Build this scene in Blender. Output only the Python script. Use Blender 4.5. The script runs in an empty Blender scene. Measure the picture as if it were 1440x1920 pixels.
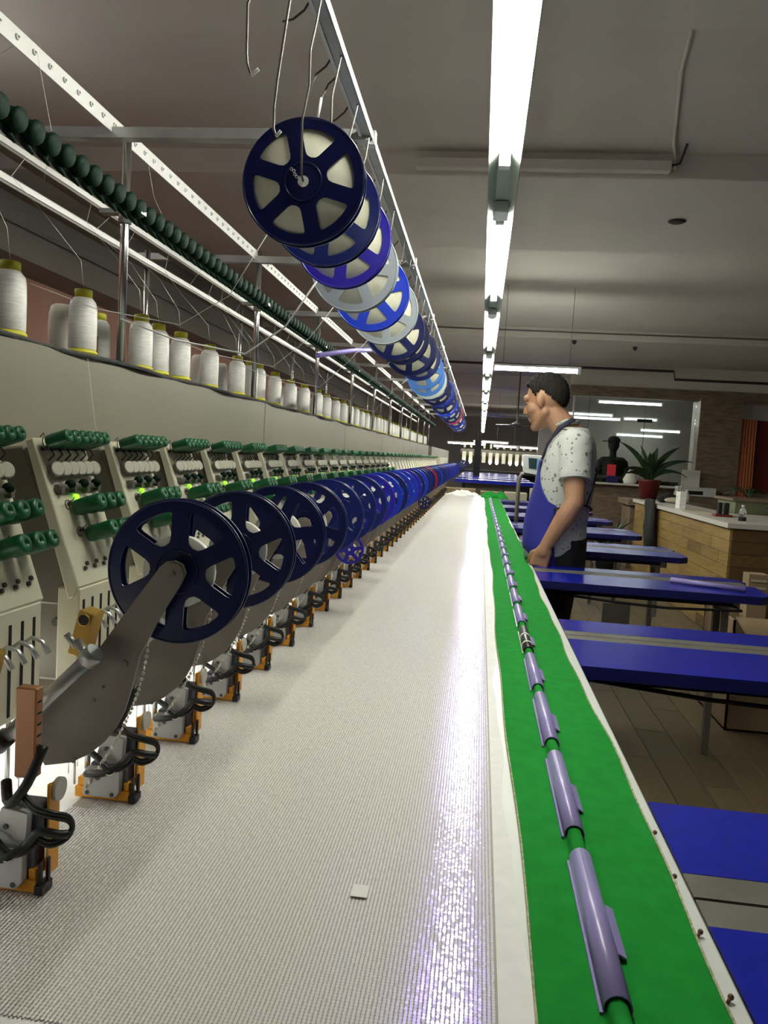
import bpy, bmesh, math, random
import numpy as np
from mathutils import Vector, Matrix
random.seed(7); rng = np.random.default_rng(7)
SC = bpy.context.scene; COL = SC.collection; PI = math.pi

# ---------------------------------------------------------------- camera, world, exposure
cam_d = bpy.data.cameras.new('camera'); cam = bpy.data.objects.new('camera', cam_d); COL.objects.link(cam)
cam_d.sensor_fit = 'VERTICAL'; cam_d.sensor_height = 36; cam_d.sensor_width = 27
cam_d.lens = 1460 / 1920 * 36; cam_d.clip_start = .02; cam_d.clip_end = 200
_R = Matrix(((0.9906978, -0.06733468, 0.11825354), (0.12275314, 0.06714122, -0.99016348), (0.05873266, 0.99546878, 0.07478221)))
cam.matrix_world = Matrix.Translation((0, 0, 1.28)) @ _R.to_4x4()
SC.camera = cam
SC.view_settings.view_transform = 'Standard'; SC.view_settings.look = 'None'
SC.view_settings.gamma = 1; SC.view_settings.exposure = 0.0; SC.view_settings.use_curve_mapping = False
W = bpy.data.worlds.new('world'); SC.world = W; W.use_nodes = True
W.node_tree.nodes['Background'].inputs[0].default_value = (.5, .5, .5, 1); W.node_tree.nodes['Background'].inputs[1].default_value = .02
TUBE_L = 134.0      # radiance of the fluorescent tubes
LED_L = 9.0        # radiance of the light strip under the machine arms

# ---------------------------------------------------------------- materials
def mat(name, col, rough=.5, metal=0, emit=None, estr=0, **kw):
    m = bpy.data.materials.new(name); m.use_nodes = True
    b = m.node_tree.nodes['Principled BSDF']
    b.inputs['Base Color'].default_value = (*col, 1); b.inputs['Roughness'].default_value = rough; b.inputs['Metallic'].default_value = metal
    if emit: b.inputs['Emission Color'].default_value = (*emit, 1); b.inputs['Emission Strength'].default_value = estr
    for k, v in kw.items(): b.inputs[k.replace('_', ' ')].default_value = v
    return m
def noisy(m, c1, c2, scale=8, detail=4, rr=None, bump=0, bscale=60, stretch=(1, 1, 1), lo=.35, hi=.65):
    nt = m.node_tree; b = nt.nodes['Principled BSDF']; N = nt.nodes.new; Lk = nt.links.new
    tc = N('ShaderNodeTexCoord'); mp = N('ShaderNodeMapping'); mp.inputs['Scale'].default_value = stretch
    Lk(tc.outputs['Object'], mp.inputs['Vector'])
    n = N('ShaderNodeTexNoise'); n.inputs['Scale'].default_value = scale; n.inputs['Detail'].default_value = detail
    Lk(mp.outputs[0], n.inputs['Vector'])
    r = N('ShaderNodeValToRGB'); r.color_ramp.elements[0].position = lo; r.color_ramp.elements[1].position = hi
    r.color_ramp.elements[0].color = (*c1, 1); r.color_ramp.elements[1].color = (*c2, 1)
    Lk(n.outputs['Fac'], r.inputs['Fac']); Lk(r.outputs['Color'], b.inputs['Base Color'])
    if rr:
        q = N('ShaderNodeMapRange'); q.inputs['To Min'].default_value = rr[0]; q.inputs['To Max'].default_value = rr[1]
        Lk(n.outputs['Fac'], q.inputs['Value']); Lk(q.outputs[0], b.inputs['Roughness'])
    if bump:
        n2 = N('ShaderNodeTexNoise'); n2.inputs['Scale'].default_value = bscale; n2.inputs['Detail'].default_value = 3
        Lk(mp.outputs[0], n2.inputs['Vector'])
        bp = N('ShaderNodeBump'); bp.inputs['Strength'].default_value = bump; bp.inputs['Distance'].default_value = .01
        Lk(n2.outputs['Fac'], bp.inputs['Height']); Lk(bp.outputs[0], b.inputs['Normal'])
    return m
M = {}
M['ceiling'] = noisy(mat('ceiling paint', (.66, .625, .57), .9), (.64, .605, .55), (.68, .645, .59), 1.5, bump=.05, bscale=40)
M['beam_paint'] = noisy(mat('beam paint', (.68, .645, .59), .9), (.66, .625, .57), (.70, .665, .61), 2)
M['pink'] = noisy(mat('pink wall paint', (.62, .36, .27), .85), (.58, .33, .25), (.66, .38, .29), 2)
M['grey_wall'] = noisy(mat('grey wall paint', (.28, .265, .245), .9), (.26, .245, .23), (.30, .285, .26), 2)
M['brown_tile'] = noisy(mat('brown stone cladding', (.2, .15, .10), .35), (.15, .11, .075), (.25, .19, .13), 6, stretch=(1, 1, 5), rr=(.25, .5))
M['far_wall'] = noisy(mat('grey far wall', (.3, .3, .29), .9), (.26, .26, .25), (.34, .33, .32), 1)
M['subfloor'] = noisy(mat('floor boards', (.16, .125, .075), .45), (.13, .10, .06), (.19, .15, .09), 5, stretch=(8, .6, 1), rr=(.3, .55))
M['plank'] = [noisy(mat(f'floor plank {i}', c, .42), tuple(v*.82 for v in c), tuple(v*1.15 for v in c), 6, stretch=(9, .7, 1), rr=(.3, .55), bump=.04)
              for i, c in enumerate([(.13, .098, .05), (.115, .087, .045), (.145, .108, .058), (.125, .095, .05)])]
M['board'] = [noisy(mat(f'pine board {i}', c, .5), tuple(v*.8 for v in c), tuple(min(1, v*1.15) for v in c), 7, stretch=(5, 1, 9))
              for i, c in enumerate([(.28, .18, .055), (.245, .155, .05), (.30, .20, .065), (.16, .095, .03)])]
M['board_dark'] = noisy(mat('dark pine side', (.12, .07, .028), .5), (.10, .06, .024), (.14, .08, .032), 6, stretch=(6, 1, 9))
M['counter_white'] = mat('white laminate', (.62, .60, .55), .35)
M['beige'] = noisy(mat('beige machine enamel', (.165, .152, .112), .42), (.158, .145, .107), (.172, .159, .118), 3)
M['ivory'] = noisy(mat('ivory machine enamel', (.74, .71, .54), .4), (.72, .69, .525), (.76, .73, .555), 5)
M['plate'] = noisy(mat('powder coated steel plate', (.20, .172, .145), .45), (.19, .163, .138), (.21, .181, .152), 20)
M['green_pl'] = mat('green plastic', (.005, .105, .032), .38)
M['green_dk'] = mat('dark green rubber', (.0015, .016, .008), .6, Specular_IOR_Level=.15)
M['disc'] = mat('translucent white nylon', (.60, .58, .48), .35)
M['steel'] = mat('bright steel', (.62, .62, .60), .25, 1)
M['steel_soft'] = mat('brushed aluminium', (.60, .61, .60), .38, .85)
M['galv'] = noisy(mat('galvanised steel', (.45, .46, .45), .42, .8), (.40, .41, .40), (.52, .53, .52), 14)
M['alu_white'] = mat('white painted aluminium', (.70, .71, .69), .4)
M['dark_wire'] = mat('dark steel wire', (.10, .09, .08), .4, .7)
M['wire'] = mat('bent wire', (.13, .12, .11), .45, .5)
M['black'] = mat('black rubber', (.012, .012, .013), .45)
M['slot'] = mat('black slot', (.008, .008, .008), .7)
M['orange'] = noisy(mat('orange anodised metal', (.85, .38, .02), .4, .1), (.80, .35, .02), (.90, .42, .025), 20)
M['copper'] = mat('copper coloured block', (.36, .15, .06), .45, .2)
M['brass'] = mat('brass clamp', (.50, .30, .06), .4, .5)
M['motor'] = mat('grey motor housing', (.52, .53, .52), .45, .2)
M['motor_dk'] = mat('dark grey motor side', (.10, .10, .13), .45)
M['led_green'] = mat('green indicator', (.1, .6, .0), .4, emit=(.25, 1, .02), estr=2.5)
M['tube'] = mat('fluorescent tube', (.9, .9, .9), .4, emit=(1, .98, .86), estr=TUBE_L)
M['far_tube'] = mat('distant fluorescent tube', (.9, .9, .9), .4, emit=(1, .985, .95), estr=35)
M['office_tube'] = mat('office fluorescent tube', (.9, .9, .9), .4, emit=(1, .985, .95), estr=16)
M['ledstrip'] = mat('white led strip', (.9, .9, .9), .4, emit=(1, .99, .9), estr=LED_L)
M['lampwhite'] = mat('lamp trunking paint', (.30, .36, .32), .6)
M['spool'] = noisy(mat('white rayon thread', (.80, .80, .75), .3, Sheen_Weight=.3), (.70, .70, .66), (.88, .88, .84), 160, stretch=(.25, .25, 3), bump=.15, bscale=300)
M['spool_b'] = mat('cream thread', (.82, .78, .68), .45)
M['yellow'] = mat('yellow plastic', (.48, .46, .02), .45)
M['mat_black'] = noisy(mat('black felt mat', (.03, .03, .03), .9), (.02, .02, .02), (.05, .05, .05), 60)
M['rust'] = mat('rusty pin', (.16, .08, .05), .6, .3)
REEL = {'navy': (.007, .014, .115), 'navydk': (.005, .008, .068), 'violet': (.022, .015, .30), 'royal': (.010, .035, .45), 'lightblue': (.06, .17, .50), 'grey': (.32, .36, .39), 'pale': (.45, .52, .50), 'crimson': (.30, .012, .05)}
for k, c in REEL.items(): M['reel_' + k] = mat(f'{k} reel plastic', c, .28)
M['roll'] = noisy(mat('cream sequin roll', (.80, .79, .62), .55), (.77, .76, .59), (.83, .82, .66), 60)
M['core'] = mat('white reel core', (.66, .65, .58), .5)
M['cloth_white'] = noisy(mat('white mesh fabric', (.80, .81, .80), .75), (.78, .79, .78), (.83, .84, .83), 40, bump=.1, bscale=900)
sq = mat('pearl sequin', (.88, .86, .81), .15); M['sequin'] = sq
sq.node_tree.nodes['Principled BSDF'].inputs['Specular Tint'].default_value = (.20, .09, 1, 1)
for k_, v_ in (('IOR', 2.1), ('Coat Weight', 1.0), ('Coat Roughness', .045), ('Coat IOR', 1.5)): sq.node_tree.nodes['Principled BSDF'].inputs[k_].default_value = v_
M['gap_shade'] = mat('painted shade between the sequins', (.42, .40, .34), .9)  # darker tone that paints shade into the gaps between sequins
M['table_white'] = mat('white table laminate', (.66, .68, .66), .35)
M['cloth_green'] = noisy(mat('green felt cloth', (.009, .20, .026), .9, Specular_IOR_Level=.1), (.008, .185, .023), (.010, .22, .029), 30, bump=.2, bscale=700)
M['hem'] = noisy(mat('frayed selvedge', (.34, .36, .20), .9), (.20, .28, .12), (.50, .48, .34), 120)
M['clip'] = mat('lilac plastic clip', (.27, .23, .50), .3)
M['clip_blk'] = mat('black clip', (.03, .028, .03), .3)
M['blue_table'] = noisy(mat('blue table top', (.006, .012, .29), .2, Specular_IOR_Level=.4), (.005, .011, .27), (.007, .013, .31), 40)
M['blue_edge'] = mat('blue table edge', (.008, .009, .10), .4)
M['groove'] = noisy(mat('grey groove strip', (.16, .15, .13), .4, .3), (.13, .12, .105), (.19, .18, .16), 10)
M['leg'] = mat('grey steel leg', (.17, .16, .14), .5, .3)
M['skin'] = noisy(mat('skin', (.36, .19, .11), .55, Subsurface_Weight=.06), (.33, .17, .10), (.39, .21, .125), 12)
M['hair'] = noisy(mat('black hair', (.012, .010, .009), .85, Specular_IOR_Level=.2), (.008, .007, .006), (.02, .017, .015), 90, bump=.6, bscale=220, stretch=(1, 1, .3))
M['apron'] = noisy(mat('royal blue apron cloth', (.012, .016, .23), .75), (.010, .013, .20), (.014, .019, .26), 8, bump=.25, bscale=9)
M['strap'] = mat('navy strap', (.008, .010, .03), .8)
M['eye'] = mat('eye white', (.30, .26, .23), .4)
M['trouser'] = noisy(mat('black trousers', (.012, .012, .014), .85), (.009, .009, .011), (.016, .016, .018), 10, bump=.3, bscale=12)
def shirt_mat():
    m = mat('white shirt with small dark flowers', (.56, .58, .56), .8); nt = m.node_tree; b = nt.nodes['Principled BSDF']; N = nt.nodes.new; Lk = nt.links.new
    tc = N('ShaderNodeTexCoord'); prev = None
    for sc_, th, keep in ((26, .22, .6), (52, .23, .6)):
        v = N('ShaderNodeTexVoronoi'); v.inputs['Scale'].default_value = sc_; Lk(tc.outputs['Object'], v.inputs['Vector'])
        nz = N('ShaderNodeTexNoise'); nz.inputs['Scale'].default_value = 260; Lk(tc.outputs['Object'], nz.inputs['Vector'])
        ad = N('ShaderNodeMath'); ad.operation = 'MULTIPLY_ADD'; Lk(nz.outputs['Fac'], ad.inputs[0]); ad.inputs[1].default_value = .35; Lk(v.outputs['Distance'], ad.inputs[2])
        lt = N('ShaderNodeMath'); lt.operation = 'LESS_THAN'; Lk(ad.outputs[0], lt.inputs[0]); lt.inputs[1].default_value = th + .17
        sp = N('ShaderNodeSeparateColor'); Lk(v.outputs['Color'], sp.inputs[0])
        g = N('ShaderNodeMath'); g.operation = 'LESS_THAN'; Lk(sp.outputs[0], g.inputs[0]); g.inputs[1].default_value = keep
        mu = N('ShaderNodeMath'); mu.operation = 'MULTIPLY'; Lk(lt.outputs[0], mu.inputs[0]); Lk(g.outputs[0], mu.inputs[1])
        if prev is None: prev = mu
        else:
            mx = N('ShaderNodeMath'); mx.operation = 'MAXIMUM'; Lk(prev.outputs[0], mx.inputs[0]); Lk(mu.outputs[0], mx.inputs[1]); prev = mx
    mix = N('ShaderNodeMix'); mix.data_type = 'RGBA'; Lk(prev.outputs[0], mix.inputs['Factor'])
    mix.inputs['A'].default_value = (.50, .52, .50, 1); mix.inputs['B'].default_value = (.13, .14, .15, 1)
    Lk(mix.outputs['Result'], b.inputs['Base Color']); return m
M['shirt'] = shirt_mat()
M['glass'] = mat('office glass', (.9, 1, .95), .03, Transmission_Weight=1.0, IOR=1.45)
M['leaf'] = noisy(mat('dark green leaf', (.013, .035, .013), .4), (.010, .028, .010), (.018, .05, .018), 12)
M['pot'] = mat('red plastic pot', (.12, .012, .012), .45)
M['card'] = noisy(mat('brown cardboard', (.27, .19, .11), .8), (.25, .175, .10), (.30, .21, .125), 4)
M['card_pale'] = mat('pale carton', (.46, .42, .32), .8)
M['red'] = mat('red card', (.65, .03, .05), .6)
M['desk_green'] = mat('olive desk front', (.13, .15, .075), .5)
M['curtain'] = noisy(mat('orange curtain', (.52, .16, .07), .8), (.46, .14, .06), (.58, .19, .085), 30, stretch=(6, 6, .3))
M['darkred'] = mat('dark red door', (.16, .012, .01), .6)
M['white_pl'] = mat('white plastic', (.68, .70, .70), .4)
M['screen'] = mat('lit control screen', (.1, .2, .25), .3, emit=(.25, .5, .55), estr=.35)
M['screen_dk'] = mat('dark screen window', (.02, .05, .06), .3)
M['dark'] = mat('dark fabric', (.012, .012, .014), .9)
M['paper'] = mat('white paper', (.75, .75, .72), .8)
M['bottle'] = mat('clear plastic bottle', (.8, .85, .85), .08, Transmission_Weight=.9, IOR=1.4)
M['stain'] = mat('dark stain', (.05, .045, .04), .9)
M['lilac_tube'] = mat('lilac tube', (.20, .16, .45), .4)

# ---------------------------------------------------------------- mesh helpers
def basis(d):
    d = Vector(d).normalized(); a = Vector((0, 0, 1)) if abs(d.z) < .9 else Vector((1, 0, 0))
    u = d.cross(a).normalized(); return u, d.cross(u).normalized(), d
class MB:
    def __init__(s): s.v = []; s.f = []; s.m = []; s.sm = []
    def add(s, vs, fs, m=0, smooth=False):
        o = len(s.v); s.v += [tuple(p) for p in vs]
        for f in fs: s.f.append(tuple(o + i for i in f)); s.m.append(m); s.sm.append(smooth)
        return s
    def box(s, c, size, m=0, rot=None):
        vs = []
        for x in (-.5, .5):
            for y in (-.5, .5):
                for z in (-.5, .5):
                    p = Vector((x*size[0], y*size[1], z*size[2]))
                    if rot is not None: p = rot @ p
                    vs.append(p + Vector(c))
        return s.add(vs, [(0, 1, 3, 2), (4, 6, 7, 5), (0, 4, 5, 1), (2, 3, 7, 6), (0, 2, 6, 4), (1, 5, 7, 3)], m)
    def bb(s, x0, x1, y0, y1, z0, z1, m=0): return s.box(((x0+x1)/2, (y0+y1)/2, (z0+z1)/2), (x1-x0, y1-y0, z1-z0), m)
    def cyl(s, p0, p1, r0, r1=None, n=12, m=0, smooth=True, caps=True):
        r1 = r0 if r1 is None else r1; p0 = Vector(p0); p1 = Vector(p1); u, w, d = basis(p1 - p0)
        vs = [p0 + (u*math.cos(2*PI*i/n) + w*math.sin(2*PI*i/n))*r0 for i in range(n)] + [p1 + (u*math.cos(2*PI*i/n) + w*math.sin(2*PI*i/n))*r1 for i in range(n)]
        s.add(vs, [(i, (i+1) % n, n+(i+1) % n, n+i) for i in range(n)], m, smooth)
        if caps: s.add(vs[:n], [tuple(reversed(range(n)))], m); s.add(vs[n:], [tuple(range(n))], m)
        return s
    def tube(s, pts, r, n=8, m=0, closed=False, flat=1.0):
        pts = [Vector(p) for p in pts]; k = len(pts); rs = r if isinstance(r, (list, tuple)) else [r]*k
        vs = []; pu = None
        for i, p in enumerate(pts):
            a = pts[(i-1) % k] if (i > 0 or closed) else p; b = pts[(i+1) % k] if (i < k-1 or closed) else p
            d = (b - a).normalized()
            if pu is None: u, w, _ = basis(d)
            else: u = (pu - d*pu.dot(d)).normalized(); w = d.cross(u)
            pu = u
            vs += [p + (u*math.cos(2*PI*j/n) + w*math.sin(2*PI*j/n)*flat)*rs[i] for j in range(n)]
        fs = []
        for i in range(k if closed else k-1):
            a = i*n; b = ((i+1) % k)*n
            fs += [(a+j, a+(j+1) % n, b+(j+1) % n, b+j) for j in range(n)]
        s.add(vs, fs, m, True)
        if not closed: s.add(vs[:n], [tuple(reversed(range(n)))], m); s.add(vs[-n:], [tuple(range(n))], m)
        return s
    def loft(s, rings, m=0, caps=True, smooth=True):
        n = len(rings[0]); vs = [p for r in rings for p in r]; fs = []
        for i in range(len(rings)-1): fs += [(i*n+j, i*n+(j+1) % n, (i+1)*n+(j+1) % n, (i+1)*n+j) for j in range(n)]
        if caps: fs += [tuple(reversed(range(n))), tuple(range((len(rings)-1)*n, len(rings)*n))]
        return s.add(vs, fs, m, smooth)
    def lathe(s, prof, c=(0, 0, 0), n=20, m=0, axis='z'):
        c = Vector(c); rings = []
        for r, h in prof:
            ring = []
            for i in range(n):
                a = 2*PI*i/n; x, y = r*math.cos(a), r*math.sin(a)
                ring.append(c + (Vector((x, y, h)) if axis == 'z' else Vector((x, h, y))))
            rings.append(ring)
        return s.loft(rings, m)
    def prism(s, poly, y0, y1, m=0):   # polygon in XZ pushed along Y
        n = len(poly); vs = [(x, y0, z) for x, z in poly] + [(x, y1, z) for x, z in poly]
        return s.add(vs, [tuple(range(n)), tuple(reversed(range(n, 2*n)))] + [(i, n+i, n+(i+1) % n, (i+1) % n) for i in range(n)], m)
    def ell(s, c, r, m=0, rot=None, nu=20, nv=12):
        vs = []; c = Vector(c)
        for j in range(nv+1):
            t = PI*j/nv
            for i in range(nu):
                a = 2*PI*i/nu; p = Vector((r[0]*math.sin(t)*math.cos(a), r[1]*math.sin(t)*math.sin(a), r[2]*math.cos(t)))
                vs.append(c + (rot @ p if rot is not None else p))
        return s.add(vs, [(j*nu+i, (j+1)*nu+i, (j+1)*nu+(i+1) % nu, j*nu+(i+1) % nu) for j in range(nv) for i in range(nu)], m, True)
    def cap(s, p0, p1, r0, r1=None, n=14, m=0):  # tapered capsule, closed
        r1 = r0 if r1 is None else r1; p0 = Vector(p0); p1 = Vector(p1); u, w, d = basis(p1 - p0); rings = []
        for t in (-85, -60, -30, 0): rings.append((p0 + d*r0*math.sin(math.radians(t)), r0*math.cos(math.radians(t))))
        for t in (0, 30, 60, 85): rings.append((p1 + d*r1*math.sin(math.radians(t)), r1*math.cos(math.radians(t))))
        return s.loft([[c + (u*math.cos(2*PI*i/n) + w*math.sin(2*PI*i/n))*r for i in range(n)] for c, r in rings], m)
    def mesh(s, name, mats, origin=(0, 0, 0), bevel=0, seg=1):
        me = bpy.data.meshes.new(name); o = Vector(origin)
        me.from_pydata([tuple(Vector(p) - o) for p in s.v], [], s.f)
        for m_ in (mats if isinstance(mats, (list, tuple)) else [mats]): me.materials.append(m_)
        me.polygons.foreach_set('material_index', s.m); me.polygons.foreach_set('use_smooth', s.sm)
        bm = bmesh.new(); bm.from_mesh(me)
        bmesh.ops.remove_doubles(bm, verts=bm.verts, dist=1e-6)
        bmesh.ops.recalc_face_normals(bm, faces=bm.faces)
        if bevel:
            es = [e for e in bm.edges if len(e.link_faces) == 2 and e.calc_face_angle(0) > .9]
            bmesh.ops.bevel(bm, geom=es, offset=bevel, segments=seg, affect='EDGES', clamp_overlap=True)
        bm.to_mesh(me); bm.free(); me.update(); return me
def obj(name, me, parent=None, loc=(0, 0, 0), kind=None):
    o = bpy.data.objects.new(name, me); COL.objects.link(o); o.location = loc
    if parent: o.parent = parent
    if kind: o['kind'] = kind
    return o
def tag(o, label, cat, group=None):
    o['label'] = label; o['category'] = cat
    if group: o['group'] = group
    return o
def thing(name, label, cat, loc, group=None, rotz=0):
    o = bpy.data.objects.new(name, None); o.empty_display_size = .05; COL.objects.link(o); o.location = loc; o.rotation_euler = (0, 0, rotz)
    return tag(o, label, cat, group)
def struct(name, mb, mats, bevel=0):
    return obj(name, mb.mesh(name, mats, bevel=bevel), kind='structure')
def round_poly(pts, r, k=3):
    out = []; n = len(pts)
    for i in range(n):
        p = Vector(pts[i]); a = Vector(pts[i-1]); b = Vector(pts[(i+1) % n]); da = (a-p); db = (b-p)
        ra = min(r, da.length*.45); rb = min(r, db.length*.45); A = p + da.normalized()*ra; B = p + db.normalized()*rb
        for j in range(k+1):
            t = j/k; out.append(tuple(A*(1-t)**2 + p*2*t*(1-t) + B*t*t))
    return out
ONES = 'zeroth first second third fourth fifth sixth seventh eighth ninth tenth eleventh twelfth thirteenth fourteenth fifteenth sixteenth seventeenth eighteenth nineteenth'.split()
TENS = ' ten twenty thirty forty fifty sixty seventy eighty ninety'.split(' ')
def nth(n):
    if n < 20: return ONES[n]
    t, o = divmod(n, 10)
    if o == 0: return TENS[t][:-1] + 'ieth'
    return TENS[t] + '-' + ONES[o]

# ---------------------------------------------------------------- room
CZ = 2.82
struct('floor', MB().bb(-3.1, 5.6, -2.6, 30, -.06, -.012), M['subfloor'])
floor = bpy.data.objects['floor']
pl_w = .15; cnt = 0
plank_me = [MB().bb(-pl_w/2+.0015, pl_w/2-.0015, -.4985, .4985, -.012, 0).mesh('plank', m, bevel=.001) for m in M['plank']]
for i in range(19):
    for j in range(9):
        y = .9 + j*1.0 + (i*.37) % 1.0
        if y > 9.3: continue
        obj('plank', plank_me[(i*7+j*3+(i*j) % 5) % 4], floor, (.32+i*pl_w, y, 0)); cnt += 1
struct('ceiling', MB().bb(-3.1, 5.6, -2.6, 30, CZ, CZ+.1), M['ceiling'])
for k, (y0, y1, z0) in enumerate([(1.3, 2.72, 2.70), (4.06, 5.44, 2.70), (9.2, 11.4, 2.71), (14.4, 15.4, 2.6), (19, 20, 2.6)]):
    struct(f'trim_{k+1}', MB().bb(-3.05, 5.55, y0, y1, z0, CZ+.02), M['beam_paint'], bevel=.006)
struct('trim_6', MB().bb(-3.05, -2.7, -2.5, 30, 2.28, CZ+.02), M['grey_wall'])
struct('wall_left', MB().bb(-3.2, -3.0, -2.6, 30, -.05, CZ+.05), M['pink'])
struct('wall_right', MB().bb(5.5, 5.7, -2.6, 30, -.05, CZ+.05), M['grey_wall'])
struct('wall_back', MB().bb(-3.2, 5.7, -2.7, -2.5, -.05, CZ+.05), M['grey_wall'])
struct('wall_far', MB().bb(-3.2, 5.7, 25, 25.2, -.05, CZ+.05), M['far_wall'])

# ---------------------------------------------------------------- lamps
def tube_light(x, y, z, L, axis, label, group=None, m='tube', r=.013):
    t = thing('tube_light', label, 'lamp', (x, y, z), group)
    a = Vector((0, 1, 0)) if axis == 'y' else Vector((1, 0, 0))
    obj('tube', MB().cyl(-a*L/2, a*L/2, r, n=10).mesh('tube', M[m]), t)
    for sgn in (-1, 1):
        p = a*sgn*(L/2+.012)
        obj('socket', MB().box(p + Vector((0, 0, .002)), (.028, .028, .034) if axis == 'y' else (.028, .028, .045)).mesh('socket', M['white_pl']), t)
    c = a*(-L/2-.10)
    if axis == 'y': obj('ballast_box', MB().box(c + Vector((0, 0, -.002)), (.046, .09, .034)).mesh('ballast_box', M['galv'], bevel=.002), t)
    else:
        obj('batten', MB().box(Vector((0, 0, .034)), (L+.06, .035, .02)).mesh('batten', M['white_pl']), t)
        for sgn in (-1, 1): obj('hanger', MB().cyl((sgn*L*.4, 0, .04), (sgn*L*.4, 0, CZ-z+.01), .002, n=5).mesh('hanger', M['leg']), t)
    return t
LY = [1.455, 3.16, 4.84, 6.5, 8.15, 9.8, 11.45, 13.1, 14.75, 16.4, 18.05, 19.7, 21.35]
for k, y in enumerate(LY):
    lab = f'glowing white fluorescent tube over the embroidery table, {nth(k+1)} from the near end'
    tube_light(.010, y, 2.04, 1.2, 'y', lab, 'tubes on the long trunking')
t = thing('lamp_trunking', 'long white lamp trunking hung above the embroidery table', 'trunking', (.01, 8, 2.066))
cs = [(-.042, -.026), (-.040, -.028), (-.018, -.009), (.018, -.009), (.040, -.028), (.042, -.026), (.020, -.004), (-.020, -.004)]
obj('reflector', MB().prism(cs, -7.4, 14.2).mesh('reflector', M['lampwhite']), t)
obj('channel', MB().bb(-.020, .020, -7.4, 14.2, -.004, .022).mesh('channel', M['galv']), t)
for k in range(10): obj('hanger_rod', MB().cyl((0, -7.1+k*2.3, .02), (0, -7.1+k*2.3, CZ-2.066), .003, n=6).mesh('hanger_rod', M['galv']), t)
tube_light(.43, 7.05, 2.09, .72, 'x', 'short fluorescent tube set crosswise above the man', 'crosswise tubes')
for k, (x, y, z, L, lab) in enumerate([(-.35, 18.4, 1.62, .85, 'distant crosswise tube left of the far machines'), (.55, 18.4, 1.60, .5, 'distant crosswise tube over the far machines, middle one'),
                                  (1.15, 18.4, 1.60, .5, 'distant crosswise tube beside the man collar'), (.25, 21.5, 1.75, .9, 'faintest crosswise tube at the far end of the hall')]):
    tube_light(x, y, z, L, 'x', lab, 'crosswise tubes', 'far_tube')

for k, y in enumerate((.6, 2.3)): tube_light(-2.25, y, 2.25, 1.2, 'y', ['added unseen tube over the aisle behind the machine, nearer one', 'added unseen tube over the aisle behind the machine, farther one'][k], 'added fill tubes', 'far_tube')  # extra tubes out of view, added to brighten the left ceiling and pink wall
# ---------------------------------------------------------------- ceiling conduits and marks
t = thing('cable_trunking', 'grey cable trunking fixed along the second ceiling beam', 'conduit', (.2, 4.0, 2.75))
obj('cover', MB().bb(-.62, .62, 0, .055, -.03, .02).mesh('cover', M['beam_paint'], bevel=.004), t)
obj('cable', MB().tube([(.62, .02, 0), (.66, .02, .01), (.66, -.1, .055)], .006).mesh('cable', M['stain']), t)
tag(obj('conduit', MB().tube([(.60, 2.73, 2.79), (.66, 3.2, 2.805), (.80, 3.9, 2.805), (.84, 4.03, 2.80), (.845, 4.045, 2.74)], .008).mesh('conduit', M['beam_paint'])), 'painted conduit running along the ceiling at upper right', 'conduit')
tag(obj('conduit', MB().tube([(-.9, 9.17, 2.78), (1, 9.17, 2.775), (3, 9.17, 2.78), (5, 9.17, 2.775)], .008).mesh('conduit', M['leg'])), 'thin dark cable along the far ceiling beam', 'conduit')
tag(obj('conduit', MB().tube([(-1.2, 11.42, 2.66), (2.6, 11.42, 2.66), (2.62, 11.42, 2.55), (3.0, 11.42, 2.55), (5, 11.42, 2.55)], .018).mesh('conduit', M['stain'])), 'dark pipe above the glazed office', 'conduit')
tag(obj('conduit', MB().tube([(-2.68, 3, 2.45), (-2.68, 5.2, 2.46), (-2.68, 8, 2.45), (-2.68, 16, 2.45)], .014).mesh('conduit', M['grey_wall'])), 'grey pipe along the left wall beam', 'conduit')
tag(obj('ceiling_fitting', MB().lathe([(.028, 0), (.05, -.004), (.035, -.012), (.004, -.014)], (1.02, 4.72, 2.7), 14).mesh('ceiling_fitting', M['stain'])), 'small dark blackened fitting under the ceiling beam', 'fitting')
for k, (x, y) in enumerate([(.98, 9.3), (1.72, 9.6)]):
    tag(obj('ceiling_hook', MB().lathe([(.02, 0), (.03, -.02), (.006, -.05)], (x, y, 2.71), 10).mesh('ceiling_hook', M['stain'])), ['small dark ceiling hook nearer the lamp row', 'small dark ceiling hook nearer the glazed office'][k], 'hook')

# ---------------------------------------------------------------- embroidery machine body
PITCH = .219; NH = 43; YE = 11.2
mach = thing('embroidery_machine', 'long beige multi-head embroidery machine body behind the sewing heads', 'machine', (-.78, 5.8, 0))
def mpart(name, mb, m, bevel=0, kind=None): return obj(name, mb.mesh(name, m, (-.78, 5.8, 0), bevel), mach, kind=kind)
k = 0; y = -.6
while y < YE:
    y1 = min(YE, y+1.62)
    mpart('beam_panel', MB().bb(-.775, -.75, y+.001, y1-.001, 1.09, 1.432), M['beige'], .004); y = y1
mpart('beam', MB().bb(-1.02, -.776, -.6, YE, 1.07, 1.425), M['beige'])
mpart('ledge', MB().bb(-.80, -.70, -.6, YE, 1.045, 1.085), M['beige'], .004)
mpart('lower_beam', MB().bb(-1.0, -.72, -.6, YE, .93, 1.045), M['beige'], .004)
mpart('base', MB().bb(-1.02, -.80, -.6, YE, .03, .78), M['beige'], .01)
for y in (-.4, 2, 4.4, 6.8, 9.2, 11): mpart('column', MB().bb(-1.0, -.86, y, y+.15, .78, .93), M['beige'])
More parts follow.
